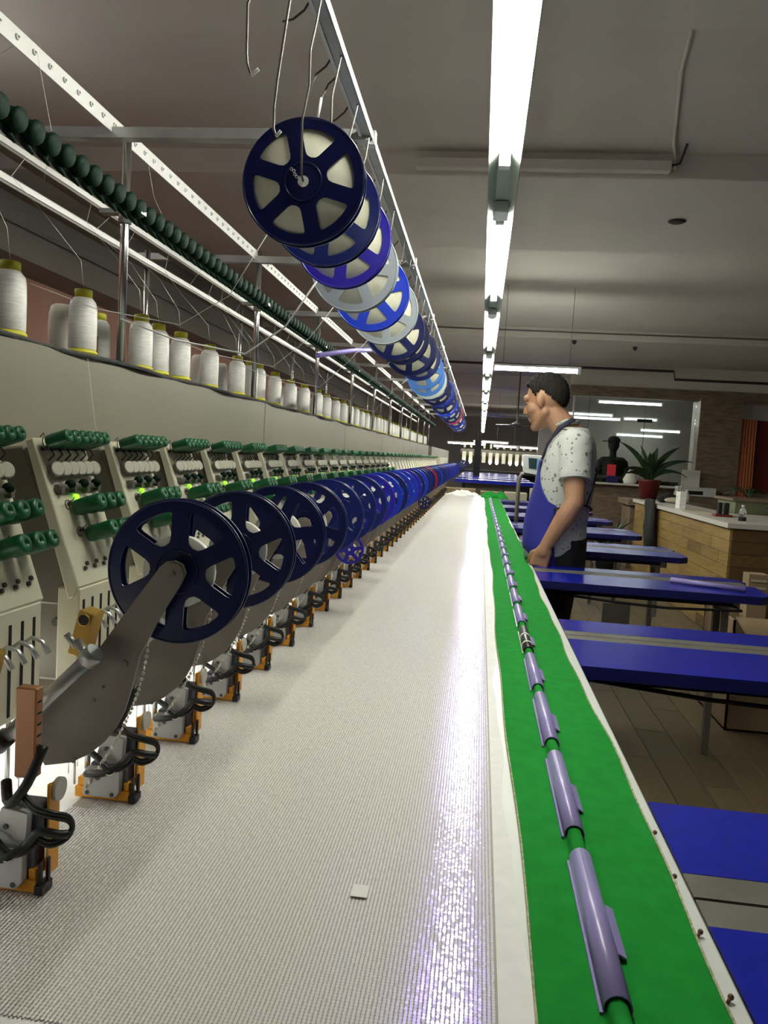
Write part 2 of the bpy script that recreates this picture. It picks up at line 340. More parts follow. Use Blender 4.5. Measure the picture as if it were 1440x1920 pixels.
# wavy mat on the beam
b = MB(); n = 160; ys = np.linspace(-.6, YE, n); vs = []
for y in ys:
    w = .004*math.sin(y*9)+.003*math.sin(y*23+1)
    zt = 1.4345 + .002*math.sin(y*13)
    vs += [(-1.02, y, 1.433), (-.752+w, y, zt+.002), (-.744+w, y, zt-.003), (-.746+w, y, zt-.007)]
b.add(vs, [(i*4+j, (i+1)*4+j, (i+1)*4+j+1, i*4+j+1) for i in range(n-1) for j in range(3)], 0)
mpart('spool_mat', b, M['mat_black'])
tag(obj('led_strip', MB().bb(-.70, -.655, .3, 10.6, .921, .929).mesh('led_strip', M['ledstrip'])), 'white light strip under the machine arms', 'lamp')

# ---------------------------------------------------------------- thread rack
rack = thing('thread_rack', 'steel thread stand with poles, rails and crossbars above the spools', 'rack', (-.75, 5, 1.436))
def rpart(name, mb, m, bevel=0, kind=None): return obj(name, mb.mesh(name, m, (-.75, 5, 1.436), bevel), rack, kind=kind)
for k in range(11):
    y = 1.545 + k*.948
    rpart('pole', MB().cyl((-.75, y, 1.437), (-.75, y, 1.905), .0085, n=12), M['steel'])
    rpart('crossbar', MB().bb(-1.15 if k < 2 else -.95, -.25, y-.02 if k else y-.05, y+.005 if k else y-.025, 1.866, 1.886), M['galv'])
    rpart('bracket', MB().bb(-.80, -.71, y-.012, y+.012, 1.733, 1.742).cyl((-.75, y, 1.715), (-.75, y, 1.75), .013), M['galv'])
for k in range(10): rpart('rear_pole', MB().cyl((-.95, 2.1+k*.85, 1.437), (-.95, 2.1+k*.85, 1.80), .0075, n=10), M['steel'])
rpart('perforated_rail', MB().bb(-.7610, -.7590, -.3, YE, 1.876, 1.907), M['alu_white'])
b = MB()
for k in range(250):
    y = .9 + k*.0465; b.cyl((-.7592, y, 1.892), (-.7555, y, 1.892), .0052, .004, n=8, m=0); b.cyl((-.7556, y, 1.892), (-.7548, y, 1.892), .0022, n=6, m=1)
rpart('eyelet', b, [M['white_pl'], M['leg']], kind='stuff')
for z in (1.832, 1.765):
    rpart('thread_rail', MB().bb(-.962, -.940, -.3, YE, z-.012, z-.002, 1).bb(-.942, -.938, -.3, YE, z-.006, z+.006, 0).bb(-.966, -.962, -.3, YE, z-.012, z+.020, 1), [M['alu_white'], M['leg']])
rpart('roller_rail', MB().bb(-.765, -.752, -.3, YE, 1.748, 1.772), M['galv'])
b = MB().lathe([(.004, 0), (.0165, .001), (.0185, .006), (.0165, .010), (.0165, .032), (.0190, .037), (.0165, .043), (.005, .044)], n=12, axis='y')
rot = Matrix.Rotation(-PI/2, 4, 'Z')
roller_me = b.mesh('tension_roller', M['green_dk']); roller_me.transform(rot)
# lathe along +Y turned to +X
for k in range(236):
    o = obj('tension_roller', roller_me, rack, (-.0015, .98+k*.0465-5, 1.752-1.436+.006*math.sin(k*.9)*0)); o.rotation_euler = (0, .25, 0)
fan_me = MB().tube([(.004, 0, -.008), (.014, .002, -.026), (.026, .006, -.042)], [.010, .007, .0025], n=5).mesh('thread_hook', M['green_dk'])
for k in range(150): obj('thread_hook', fan_me, rack, (.004, .975+k*.0465-5, 1.752-1.436))

# ---------------------------------------------------------------- thread spools
sp_body = MB().lathe([(.024, .008), (.0262, .011), (.0264, .06), (.0258, .090), (.0235, .100), (.0185, .106), (.0168, .108)], n=22).mesh('thread_winding', M['spool'])
sp_body_b = MB().lathe([(.024, .008), (.0265, .012), (.0268, .06), (.0255, .088), (.021, .102), (.015, .106)], n=20).mesh('thread_winding', M['spool_b'])
sp_top = MB().lathe([(.0165, .106), (.0168, .122), (.015, .124), (.009, .124), (.008, .112)], n=20).mesh('cap', M['yellow'])
sp_base = MB().lathe([(.0285, 0), (.029, .004), (.0255, .009), (.010, .010)], n=20).mesh('base', M['yellow'])
front = [1.222, 1.447, 1.712, 1.822, 1.944, 2.165, 2.41, 2.56, 2.65, 2.895, 3.139, 3.362, 3.63, 3.862, 4.093, 4.336, 4.55]
y = 4.8
while y < 10.9: front.append(y); y += random.choice([.19, .22, .25, .3])
def spool(x, y, lab, grp, top=True, second=False, thread=None):
    t = thing('thread_spool', lab, 'spool', (x, y, 1.437), grp, random.uniform(0, 6))
    t.scale = (1, 1, random.uniform(.97, 1.02))
    obj('thread_winding', sp_body_b if second else sp_body, t)
    if top: obj('cap', sp_top, t)
    obj('base', sp_base, t)
    if thread:
        t.rotation_euler = (0, 0, 0)
        obj('thread', MB().tube(thread, .0005, n=4).mesh('thread', M['paper']), t)
for k, y in enumerate(front):
    th = None
    if k < 14: th = [(.0, 0, .124), (-.01, .005, .18), (-.06-.01*(k % 3), .02-.05*(k % 2), .26), (-.155, .03*(k % 3)-.03, .335), (-.158, .06, .40)]
    spool(-.785+random.uniform(-.006, .006), y, f'white thread spool with yellow cap, front row, {nth(k+1)} from the near end', 'spools in the front row', thread=th)
rear = [1.52, 1.70, 1.93, 2.05, 2.30, 2.5, 2.75, 3.0, 3.25, 3.6, 3.95, 4.25, 4.6, 5.0, 5.4, 5.8, 6.3, 6.8, 7.3, 7.9, 8.5, 9.2]
for k, y in enumerate(rear):
    spool(-.875+random.uniform(-.01, .01), y, f'pale thread spool, rear row, {nth(k+1)} from the near end', 'spools in the rear row', top=k in (1, 7, 11), second=k % 2 == 0)
for k, (x, y, h) in enumerate([(-.86, 1.36, .10), (-.86, 1.30, .075), (-.83, 1.60, .06), (-.83, 1.76, .07), (-.83, 2.02, .06), (-.9, 1.42, .03), (-.83, 2.3, .06), (-.83, 2.72, .06)]):
    mpart('spool_pin', MB().cyl((x, y, 1.433), (x, y, 1.433+h), .003, n=8), M['rust'])
for k, pts in enumerate([[(-.80, 1.16, 1.78), (-.80, 1.18, 1.86), (-.757, 1.2, 1.90)], [(-.745, 1.40, 1.43), (-.735, 1.42, 1.30), (-.74, 1.49, 1.22)], [(-.75, 1.22, 1.89), (-.73, 1.235, 1.77), (-.75, 1.25, 1.70)], [(-.76, 1.66, 1.89), (-.76, 1.7, 1.82), (-.74, 1.72, 1.77)]]):
    tag(obj('thread', MB().tube(pts, .0004, n=4).mesh('thread', M['paper'])), ['loose white thread end hanging near the top left corner', 'loose thread hanging down the front of the beam', 'loose thread between rail and green rollers at left', 'loose thread beside the first rack pole'][k], 'thread')

# ---------------------------------------------------------------- sewing heads
HY0 = .99; TL = .2072; HB = Vector((-.56, HY0+.0675, .93))
TX, TZ, NX, NZ = .338, -.941, .941, .338
def PT(s, t, h): return Vector((-.60+t*TX+h*NX, HY0+s, 1.27+t*TZ+h*NZ))
def head_meshes():
    D = {}
    def mk(name, b, m, bevel=0): D[name] = b.mesh(name, m, HB, bevel)
    hw = .135
    b = MB(); P = PT
    prof = [(-.004, 0), (TL, 0), (TL+.012, -.012), (TL+.012, -.02), (-.004, -.012)]
    n = len(prof); vs = [P(0, t_, h_) for t_, h_ in prof] + [P(hw, t_, h_) for t_, h_ in prof]
    b.add(vs, [tuple(range(n)), tuple(reversed(range(n, 2*n)))] + [(i, n+i, n+(i+1) % n, (i+1) % n) for i in range(n)])
    mk('face_plate', b, M['ivory'], .0015)
    b = MB(); pr = [(-.752, 1.075), (-.752, 1.245), (-.622, 1.262), (-.545, 1.068), (-.56, 1.045), (-.70, 1.045)]
    b.prism(pr, HY0+.012, HY0+hw-.012); mk('head_body', b, M['beige'], .003)
    b = MB().bb(-.74, -.558, HY0+.02, HY0+hw-.02, .935, 1.05); mk('arm', b, M['beige'], .004)
    b = MB().bb(-.562, -.530, HY0+.004, HY0+hw-.004, .938, 1.072); mk('needle_case', b, M['ivory'], .002)
    b = MB(); mk('needle_slot', MB().bb(-.531, -.5292, HY0+.0135, HY0+.0185, .945, 1.055), M['slot'])
    # knob along the plate normal
    def knob(s, t, h0, h1, r):
        c = [(r*.9, 0), (r, .1), (r, .9), (r*.92, .98), (r*.35, 1.0), (r*.3, .93)]
        u, w, d = basis(Vector((NX, 0, NZ))); rings = []
        for rr, q in c: rings.append([P(s, t, h0+(h1-h0)*q) + (u*math.cos(2*PI*i/14)+w*math.sin(2*PI*i/14))*rr for i in range(14)])
        return MB().loft(rings)
    mk('tension_knob', knob(.014, .006, .012, .045, .0098), M['green_pl'])
    mk('large_tension_knob', knob(.046, .100, .006, .048, .0118), M['green_pl'])
    b = MB().cyl(P(.014, .012, 0), P(.014, .012, .014), .003, n=8); b.tube([P(.012, -.004, .004), P(.011, -.006, .008), P(.013, -.008, .010), P(.016, -.006, .008)], .0008, n=5)
    b.tube([P(.014+.0095*math.cos(a), .006+.0095*math.sin(a), .006+.001*a) for a in np.linspace(0, 6.2, 12)], .0008, n=5)
    b.tube([P(.014, .014, .012), P(.016, .024, .014), P(.014, .030, .004)], .0012, n=5); mk('thread_spring', b, M['dark_wire'])
    u, w, d = basis(Vector((NX, -.45, NZ)).normalized())
    c0 = P(.016, .044, .012); b = MB().cyl(P(.016, .044, 0), c0, .003, n=8).cyl(c0-d*.006, c0-d*.004, .0108, n=18, caps=False, m=1).cyl(c0-d*.004, c0-d*.0039, .0108, .0095, n=18).cyl(c0-d*.001, c0+d*.0012, .0112, n=18, m=1).cyl(c0+d*.0012, c0+d*.0024, .0110, .0085, n=18); mk('tension_disc', b, [M['disc'], M['leg']])  # darker disc sides paint in the shading that sets the discs apart
    b = MB().tube([P(.012, .069, .006), P(.128, .069, .006)], .0048, n=6)
    for q in (.02, .055, .09, .122): b.box(P(q, .071, .004), (.012, .008, .012))
    mk('guide_bar', b, M['leg'])
    mk('guide_ball', MB().ell(P(.040, .066, .011), (.0075, .0075, .0065), nu=12, nv=8), M['green_dk'])
    mk('indicator_light', MB().ell(P(.062, .083, .002), (.0042, .0042, .0042), nu=10, nv=6), M['led_green'])
    def guide(s, t):
        b = MB(); b.tube([P(s+.0065*math.cos(a), t+.0065*math.sin(a), .004+.0006*a) for a in np.linspace(.3, 6.6, 12)], .0009, n=5)
        b.tube([P(s+.005, t-.004, .004), P(s+.014, t-.006, .008), P(s+.024, t-.010, .006)], .0008, n=5); b.cyl(P(s+.012, t-.002, 0), P(s+.012, t-.002, .006), .0028, n=8); return b
    mk('thread_guide', guide(.026, .094), M['dark_wire'])
    mk('screw', MB().cyl(P(.03, .185, 0), P(.03, .185, .003), .003, n=8), M['dark_wire'])
    b = MB().tube([(-.532, HY0+.016, 1.025), (-.518, HY0+.017, 1.036), (-.505, HY0+.018, 1.032), (-.497, HY0+.019, 1.018)], [.0028, .0034, .0038, .0044], n=8, flat=.7)
    mk('take_up_lever', b, M['steel_soft'])
    b = MB(); R = Matrix.Rotation(.25, 3, 'Y')
    b.box((-.505, HY0-.022, 1.02), (.022, .03, .062), rot=R); b.cyl((-.50, HY0-.04, 1.04), (-.50, HY0-.03, 1.04), .009, n=10, m=1); b.cyl((-.503, HY0-.038, 1.0), (-.503, HY0-.034, 1.0), .004, n=8, m=1); mk('yellow_clamp', b, [M['brass'], M['black']], .0015)
    mk('needle_bar', MB().cyl((-.545, HY0+.016, .94), (-.545, HY0+.016, .85), .003, n=8).cyl((-.545, HY0+.016, .905), (-.545, HY0+.016, .915), .006, n=8).cyl((-.545, HY0+.016, .85), (-.545, HY0+.016, .806), .0008, n=5), M['steel'])
    b = MB().bb(-.56, -.535, HY0+.01, HY0+.05, .91, .938).cyl((-.54, HY0-.03, .935), (-.54, HY0-.03, .86), .006, n=8).bb(-.56, -.52, HY0-.04, HY0-.015, .90, .93); mk('presser_block', b, M['black'])
    b = MB()
    for q, zz in ((.03, 1.02), (.06, 1.005)): b.cyl((-.60+q, HY0+.019, zz), (-.60+q, HY0+.014, zz), .006, n=10)
    mk('side_screw', b, M['dark_wire'])
    return D
HM = head_meshes()
def shift(o, s=0, t=0):
    o.location = (t*TX, s, t*TZ); return o
far_head_parts = None
def sewing_head(k):
    y = k*PITCH; n = k+2
    t = thing('sewing_head', f'ivory sewing head with green tension knobs, {nth(n)} from the near end', 'sewing head', HB + Vector((0, y, 0)), 'sewing heads along the machine')
    lvl = 0 if k < 9 else 1 if k < 18 else 2
    P = lambda nm, s=0, tt=0: shift(obj(nm, HM[nm], t), s, tt)
    P('head_body'); fp = P('face_plate'); ncase = P('needle_case'); P('arm')
    for i in range(6): P('tension_knob', i*.0215)
    if lvl < 2:
        for i in range(6): P('tension_disc', i*.0205)
        for i in range(3): P('large_tension_knob', i*.030)
        for i in range(3): P('large_tension_knob', .012+i*.030, .040)
        gb = P('guide_bar')
        for i in range(3): P('guide_ball', i*.037).parent = gb
        for i in range(5): o = obj('needle_slot', HM['needle_slot'], ncase, (0, i*.0245, 0))
    if lvl == 0 or k < 12: P('indicator_light').parent = fp
    if lvl == 0:
        for i in range(6): P('thread_spring', i*.0215)
        for i in range(3): P('thread_guide', i*.034); P('thread_guide', .010+i*.034, .040)
        for i in range(4): P('screw', i*.027).parent = fp; P('screw', i*.027+.008, -.006).parent = fp
        for i in range(4): obj('take_up_lever', HM['take_up_lever'], ncase, (0, i*.0245, 0))
        for i in range(5): obj('needle_bar', HM['needle_bar'], t, (0, i*.0245, 0))
        P('presser_block'); P('side_screw'); P('yellow_clamp')
    elif lvl == 1:
        for i in range(5): obj('needle_bar', HM['needle_bar'], t, (0, i*.0245, 0))
for k in range(-1, NH): sewing_head(k)

# ---------------------------------------------------------------- sequin feeders
FB = Vector((-.46, .955, .8))
def feeder_meshes():
    D = {}
    def mk(name, b, m, bevel=0): D[name] = b.mesh(name, m, FB, bevel)
    def curve(pts, k=4):
        P_ = [Vector(p) for p in pts]; out = []
        for i in range(len(P_)-1):
            a, b_, c, d = P_[max(i-1, 0)], P_[i], P_[i+1], P_[min(i+2, len(P_)-1)]
            for j in range(k):
                t = j/k; out.append(.5*((2*b_)+(c-a)*t+(2*a-5*b_+4*c-d)*t*t+(3*b_-a-3*c+d)*t**3))
        return out + [P_[-1]]
    y0 = .955
    b = MB().bb(-.508, -.432, y0, y0+.012, .7995, .814).bb(-.505, -.485, y0+.002, y0+.03, .814, .826).bb(-.440, -.432, y0, y0+.028, .814, .825)
    mk('orange_base', b, M['orange'], .001)
    b = MB().bb(-.4285, -.4255, y0+.012, y0+.034, .812, .912).bb(-.438, -.4285, y0+.028, y0+.034, .81, .905); mk('orange_side_plate', b, M['orange'], .001)
    mk('lower_motor', MB().prism(round_poly([(-.492, .806), (-.449, .806), (-.442, .814), (-.442, .846), (-.490, .844)], .003), y0-.008, y0+.002), M['motor'], .0008)
    mk('lower_motor_body', MB().bb(-.488, -.436, y0+.002, y0+.026, .815, .848), M['motor_dk'], .002)
    mk('upper_motor', MB().prism(round_poly([(-.476, .861), (-.445, .851), (-.440, .857), (-.438, .888), (-.468, .892)], .003), y0-.006, y0+.004), M['motor'], .0008)
    mk('upper_motor_body', MB().bb(-.472, -.430, y0+.004, y0+.028, .852, .892), M['motor_dk'], .002)
    b = MB()
    for x, z, yy in ((-.486, .811, y0-.009), (-.452, .811, y0-.009), (-.472, .832, y0-.010), (-.462, .872, y0-.008)): b.cyl((x, yy+.002, z), (x, yy, z), .0028, n=8)
    mk('motor_screw', b, M['dark_wire'])
    b = MB()
    b.tube(curve([(-.486, y0-.012, .838), (-.470, y0-.02, .842), (-.450, y0-.02, .848), (-.436, y0-.012, .858), (-.424, y0-.01, .872), (-.405, y0-.006, .870), (-.398, y0+.0, .868)]), .0048, n=8)
    b.tube(curve([(-.488, y0-.01, .870), (-.468, y0-.016, .862), (-.452, y0-.018, .850), (-.436, y0-.012, .852), (-.425, y0, .862)]), .0042, n=8)
    for q in (0, .004): b.tube(curve([(-.45, y0, .905+q), (-.43, y0-.008, .893+q), (-.410, y0-.006, .888+q), (-.400, y0+.004, .881+q), (-.397, y0+.008, .872), (-.402, y0+.006, .864-q), (-.414, y0-.004, .860-q), (-.428, y0-.006, .866-q)]), .0030, n=7)
    b.tube(curve([(-.47, y0+.005, .915), (-.455, y0-.012, .90), (-.44, y0-.006, .92), (-.432, y0+.01, .955)]), .0055, n=8)
    mk('cable_bundle', b, M['black'])
    mk('cable_tie', MB().tube([(-.449+.0065*math.cos(a), y0-.019+.006*math.sin(a), .8485+.004*math.sin(a)) for a in np.linspace(0, 2*PI, 10)[:-1]], .0009, n=5, closed=True), M['white_pl'])
    b = MB().bb(-.432, -.4225, y0-.003, y0+.018, .799, .809).bb(-.430, -.4265, y0, y0+.006, .807, .832).bb(-.4265, -.4232, y0+.010, y0+.015, .807, .834); mk('fabric_claw', b, M['black'], .0008)
    mk('guide_disc', MB().cyl((-.4265, y0+.028, .902), (-.4215, y0+.028, .902), .0125, n=18), M['disc'])
    mk('needle_guard', MB().tube([(-.511, y0+.005, .814), (-.512, y0+.005, .86)], .0016, n=6).tube([(-.503, y0+.02, .826), (-.503, y0+.02, .87), (-.495, y0+.02, .88)], .0012, n=6).cyl((-.497, y0+.012, .835), (-.497, y0+.012, .885), .004, n=8), M['steel'])
    mk('slide_block', MB().bb(-.459, -.436, y0+.0, y0+.014, .922, 1.018), M['copper'], .0015)
    b = MB()
    for i in range(7): b.bb(-.4362, -.4355, y0+.003, y0+.010, .93+i*.012, .932+i*.012)
    mk('scale_mark', b, M['slot'])
    # tapered plate that carries the reel
    pts = [(-.334, 1.1455), (-.325, 1.142), (-.321, 1.132), (-.327, 1.118), (-.350, 1.078), (-.372, 1.032), (-.380, .995), (-.388, .966), (-.398, .945), (-.412, .926), (-.430, .910), (-.452, .898), (-.484, .891), (-.492, .905), (-.488, .952), (-.455, .990), (-.426, 1.030), (-.385, 1.090), (-.352, 1.137), (-.344, 1.144)]
    mk('reel_arm', MB().prism(pts, .838, .842), M['plate'], .0006)
    b = MB().cyl((-.336, .842, 1.130), (-.336, .836, 1.130), .0125, n=18); b.cyl((-.336, .836, 1.130), (-.336, .834, 1.130), .0032, n=8, m=1)
    mk('arm_hub', b, [M['plate'], M['leg']])
    mk('axle', MB().cyl((-.336, .842, 1.130), (-.336, .872, 1.130), .0065, n=12), M['white_pl'])
    b = MB()
    for x, z, r in ((-.390, 1.022, .0042), (-.425, .975, .002), (-.415, .992, .0018), (-.448, .9015, .003)): b.cyl((x, .838, z), (x, .8365, z), r, n=8)
    mk('arm_screw', b, M['leg'])
    b = MB(); p0 = Vector((-.53, .815, .918)); p1 = Vector((-.424, .815, 1.028)); d = (p1-p0).normalized()
    b.cyl(p0, p1, .0085, n=16); b.cyl(p1, p1+d*.016, .012, .0115, n=16, m=1); b.cyl(p1+d*.004+Vector((-.02, .01, .016)), p1+d*.004, .005, n=8, m=1)
    b.cyl(p1+Vector((-.03, .01, .026)), p1+Vector((-.018, .01, .012)), .004, n=8, m=1); b.cyl(p0+Vector((0, 0, -.0)), p0+d*.02, .011, n=12, m=2)
    mk('air_cylinder', b, [M['steel_soft'], M['galv'], M['black']])
    b = MB(); rs = [(-.336-.083*.72, .90, 1.06)]; A = Vector((-.372, .862, 1.055)); B = Vector((-.39, .90, .93)); C = Vector((-.485, .945, .835)); E2 = Vector((-.492, .95, .808))
    seq = []
    for q in np.linspace(0, 1, 46): seq.append(A*(1-q)**3 + B*3*q*(1-q)**2 + C*3*q*q*(1-q) + E2*q**3)
    for i, p in enumerate(seq):
        R = Matrix.Rotation(i*.9, 3, 'Z') @ Matrix.Rotation(.6, 3, 'Y')
        b.box(p, (.0042, .0010, .0042), rot=R)
    mk('sequin_string', b, M['disc'])
    return D
FM = feeder_meshes()
def feeder(k):
    n = k+2
    t = thing('sequin_feeder', f'orange and grey sequin feeder with black cables, {nth(n)} from the near end', 'sequin feeder', FB + Vector((0, k*PITCH, 0)), 'sequin feeders along the table')
    names = ['orange_base', 'orange_side_plate', 'lower_motor', 'lower_motor_body', 'upper_motor', 'upper_motor_body', 'cable_bundle', 'fabric_claw', 'slide_block']
    if k < 12: names += ['motor_screw', 'cable_tie', 'guide_disc', 'needle_guard', 'scale_mark']
    if k >= 0:
        names += ['reel_arm', 'arm_hub', 'axle']
        if k < 14: names += ['arm_screw', 'air_cylinder', 'sequin_string']
    mk_ = {nm: obj(nm, FM[nm], t) for nm in names}
    for ch, pa in (('arm_hub', 'reel_arm'), ('arm_screw', 'reel_arm'), ('axle', 'reel_arm'), ('motor_screw', 'lower_motor'), ('cable_tie', 'cable_bundle'), ('scale_mark', 'slide_block'), ('guide_disc', 'orange_side_plate')):
        if ch in mk_ and pa in mk_: mk_[ch].parent = mk_[pa]
for k in range(-1, NH-1): feeder(k)

# ---------------------------------------------------------------- reels
RR = .0835
def flange_mesh(y0, y1, sgn, col, R=RR):
    bm = bmesh.new()
    def loop(pts):
        vs = [bm.verts.new((x, y0, z)) for x, z in pts]
        for i in range(len(vs)): bm.edges.new((vs[i], vs[(i+1) % len(vs)]))
    loop([(R*math.cos(2*PI*i/64), R*math.sin(2*PI*i/64)) for i in range(64)])
    loop([(.008*math.cos(2*PI*i/16), .008*math.sin(2*PI*i/16)) for i in range(16)])
    w = .25*R/2
    for s in range(6):
        c = PI/6 + s*PI/3; ro = .83*R; ri = .40*R; ao = PI/6-math.asin(w/ro); ai = PI/6-math.asin(w/ri)
        pts = [(ro*math.cos(c+a), ro*math.sin(c+a)) for a in np.linspace(-ao, ao, 7)] + [(ri*math.cos(c+a), ri*math.sin(c+a)) for a in (ai, -ai)]
        loop(round_poly(pts, .006, 2))
    bmesh.ops.triangle_fill(bm, use_beauty=True, edges=bm.edges[:])
    r = bmesh.ops.extrude_face_region(bm, geom=bm.faces[:])
    bmesh.ops.translate(bm, verts=[v for v in r['geom'] if isinstance(v, bmesh.types.BMVert)], vec=(0, y1-y0, 0))
    bmesh.ops.recalc_face_normals(bm, faces=bm.faces)
    me = bpy.data.meshes.new('flange'); bm.to_mesh(me); bm.free(); me.materials.append(col); return me
def ring_mesh(rad, tr, y, col, n=64):
    return MB().tube([(rad*math.cos(2*PI*i/n), y, rad*math.sin(2*PI*i/n)) for i in range(n)], tr, n=6, closed=True).mesh('ring', col)
RM = {}
for c in REEL:
    m = M['reel_'+c]
    RM[c] = (flange_mesh(-.0075, -.0053, -1, m), flange_mesh(.0053, .0075, 1, m), ring_mesh(RR-.001, .0016, -.0068, m), ring_mesh(RR*.30, .0011, -.0078, m, 32), ring_mesh(RR-.001, .0016, .0068, m))
core_me = MB().lathe([(.008, -.0052), (.042, -.0052), (.042, .0052), (.008, .0052)], n=32, axis='y').mesh('core', M['core'])
roll_me = MB().lathe([(.008, -.0052), (.0745, -.0052), (.0745, .0052), (.008, .0052)], n=40, axis='y').mesh('sequin_roll', M['roll'])
def reel(x, y, z, col, lab, grp, full, scale=1, tilt=(0, 0)):
    t = thing('sequin_reel', lab, 'reel', (x, y, z), grp); t.rotation_euler = (tilt[0], random.uniform(0, 1.05), tilt[1]); t.scale = (scale,)*3
    ff, bf, r1, r2, r3 = RM[col]
    fo = obj('front_flange', ff, t); bo = obj('rear_flange', bf, t)
    obj('sequin_roll' if full else 'core', roll_me if full else core_me, t)
    obj('rim', r1, fo); obj('hub_ring', r2, fo); obj('rear_rim', r3, bo)
    return t
CN = {'navy': 'navy blue', 'navydk': 'very dark navy', 'violet': 'violet blue', 'royal': 'royal blue', 'lightblue': 'light blue', 'grey': 'grey', 'pale': 'pale grey green', 'crimson': 'crimson'}
acol = ['navydk', 'navydk', 'navydk', 'navydk', 'navy', 'navy', 'navy', 'violet', 'royal', 'navy', 'royal', 'royal', 'violet', 'navy', 'royal', 'navy', 'navy', 'navy', 'crimson', 'navy', 'navy', 'royal', 'navy', 'navy', 'navy', 'violet']
for k in range(0, NH-1):
    c = acol[k] if k < len(acol) else ['navy', 'royal', 'navy', 'violet'][k % 4]
    t = reel(-.336, .858+k*PITCH, 1.131, c, f'{CN[c]} sequin reel on a feeder arm, {nth(k+1)} from the near end', 'reels on the feeder arms', False, tilt=(random.uniform(-.015, .015), random.uniform(-.02, .02)))
    if k == 0: t.rotation_euler = (0, PI/6+.03, 0)
reel(-.345, 2.13, 1.008, 'violet', 'small violet blue reel mounted low below the row of arm reels', 'reels mounted low', False, .50*.92/.68*.72)
reel(-.345, 5.1, .975, 'navy', 'small blue reel mounted low near the far feeders', 'reels mounted low', False, .52)
# hanging reels and their wire hooks on the overhead rail
hang = [(1.055, 'navydk'), (1.205, 'navy'), (1.366, 'violet'), (1.50, 'grey'), (1.72, 'royal'), (1.935, 'grey'), (2.2, 'navydk'), (2.40, 'navydk'), (2.62, 'navy'), (2.76, 'navydk'), (3.0, 'navy'), (3.28, 'lightblue'), (3.48, 'lightblue'), (3.66, 'pale'), (3.95, 'navydk'), (4.2, 'navydk'), (4.45, 'royal'), (4.7, 'navy'), (5.0, 'navydk'), (5.35, 'royal'), (5.75, 'navy'), (6.15, 'navydk'), (6.6, 'crimson'), (7.0, 'navy'), (7.4, 'royal'), (7.9, 'navydk'), (8.4, 'navy')]
HXR = -.260; RAILZ = 1.878
for k, (y, c) in enumerate(hang):
    z = 1.636 + (random.uniform(-.012, .012) if k else 0)
    x = HXR + (random.uniform(-.004, .004) if k else 0)
    t = reel(x, y, z, c, f'full {CN[c]} sequin reel hanging overhead, {nth(k+1)} from the near end', 'hanging reels', True, tilt=(0, random.uniform(-.03, .03)))
    if k == 0:
        t.rotation_euler = (0, .28, 0)
        tl = MB()
        for i in range(5): a_ = 2.75+.12*math.sin(i*1.4); q_ = .006+i*.0042; tl.tube([(q_*math.cos(a_)+.0018*math.cos(w_), -.0085, q_*math.sin(a_)+.0018*math.sin(w_)) for w_ in np.linspace(0, 2*PI, 9)[:-1]], .0005, n=4, closed=True)
        obj('sequin_tail', tl.mesh('sequin_tail', M['paper']), t); obj('painted_hub_light', MB().cyl((0, -.0080, 0), (0, -.0050, 0), .0075, n=16).mesh('painted_hub_light', M['paper']), t)  # white disc painted in for the light in the hub hole
    yf = y-.012
    b = MB().tube([(x+.001, y+.006, z), (x, y-.003, z-.001), (x, yf-.004, z+.003), (x-.001, yf-.005, z+.02), (x-.003, yf-.005, z+.075), (x+.004, yf-.004, z+.12), (x+.0025, yf-.002, z+.165), (-.252, yf+.003, z+.205), (-.249, y+.0, RAILZ+.003), (-.2555, y+.004, RAILZ+.0075), (-.262, y+.006, RAILZ+.004), (-.275, y+.012, RAILZ-.012), (-.288, y+.004, RAILZ-.028), (-.297, y-.01, RAILZ-.038 if k % 2 == 0 else RAILZ-.065)], .0016, n=6)
    tag(obj('wire_hook', b.mesh('wire_hook', M['wire'])), f'bent wire hook holding the {nth(k+1)} hanging reel', 'hook', 'wire hooks with reels')
for k, pts in enumerate([[(-.256, .95, RAILZ+.009), (-.285, .95, RAILZ+.004), (-.315, .95, 1.81), (-.3135, .95, 1.752), (-.312, .95, 1.74), (-.307, .95, 1.727), (-.297, .948, 1.733)],
                         [(-.250, .97, RAILZ+.009), (-.258, .962, RAILZ-.01), (-.265, .955, 1.812), (-.274, .95, 1.721), (-.2765, .95, 1.69), (-.276, .95, 1.665), (-.272, .95, 1.655), (-.266, .948, 1.661)],
                         [(-.251, 1.27, RAILZ+.009), (-.262, 1.268, RAILZ+.002), (-.280, 1.262, RAILZ-.018), (-.290, 1.26, RAILZ-.04), (-.294, 1.26, RAILZ-.07)]]):
    o = obj('wire_hook', MB().tube(pts, .0016, n=6).mesh('wire_hook', M['wire'])); q = pts[-1]; p = pts[-2]
    tag(o, ['empty dark wire hook at the top, left of the reels', 'empty wire hook whose tip crosses the first hanging reel', 'short wire hook tail behind the first hanging reel'][k], 'hook', 'empty wire hooks')
    obj('tip', MB().tube([p, q], .0022, n=6).mesh('tip', M['white_pl']), o)
rail = thing('reel_rail', 'slotted steel rail overhead from which the reels hang', 'rail', (-.25, 6, RAILZ))
obj('slotted_edge', MB().bb(-.018, -.013, -5.6, 5.0, -.006, .006).mesh('slotted_edge', M['alu_white']), rail)
obj('channel', MB().bb(-.013, .004, -5.6, 5.0, -.004, -.001).bb(.003, .0055, -5.6, 5.0, -.004, .010).mesh('channel', M['galv']), rail)
b = MB()
for k in range(46): b.bb(-.0131, -.0125, -5.3+k*.22, -5.22+k*.22, -.0045, -.0035)
obj('slot', b.mesh('slot', M['slot']), rail, kind='stuff')
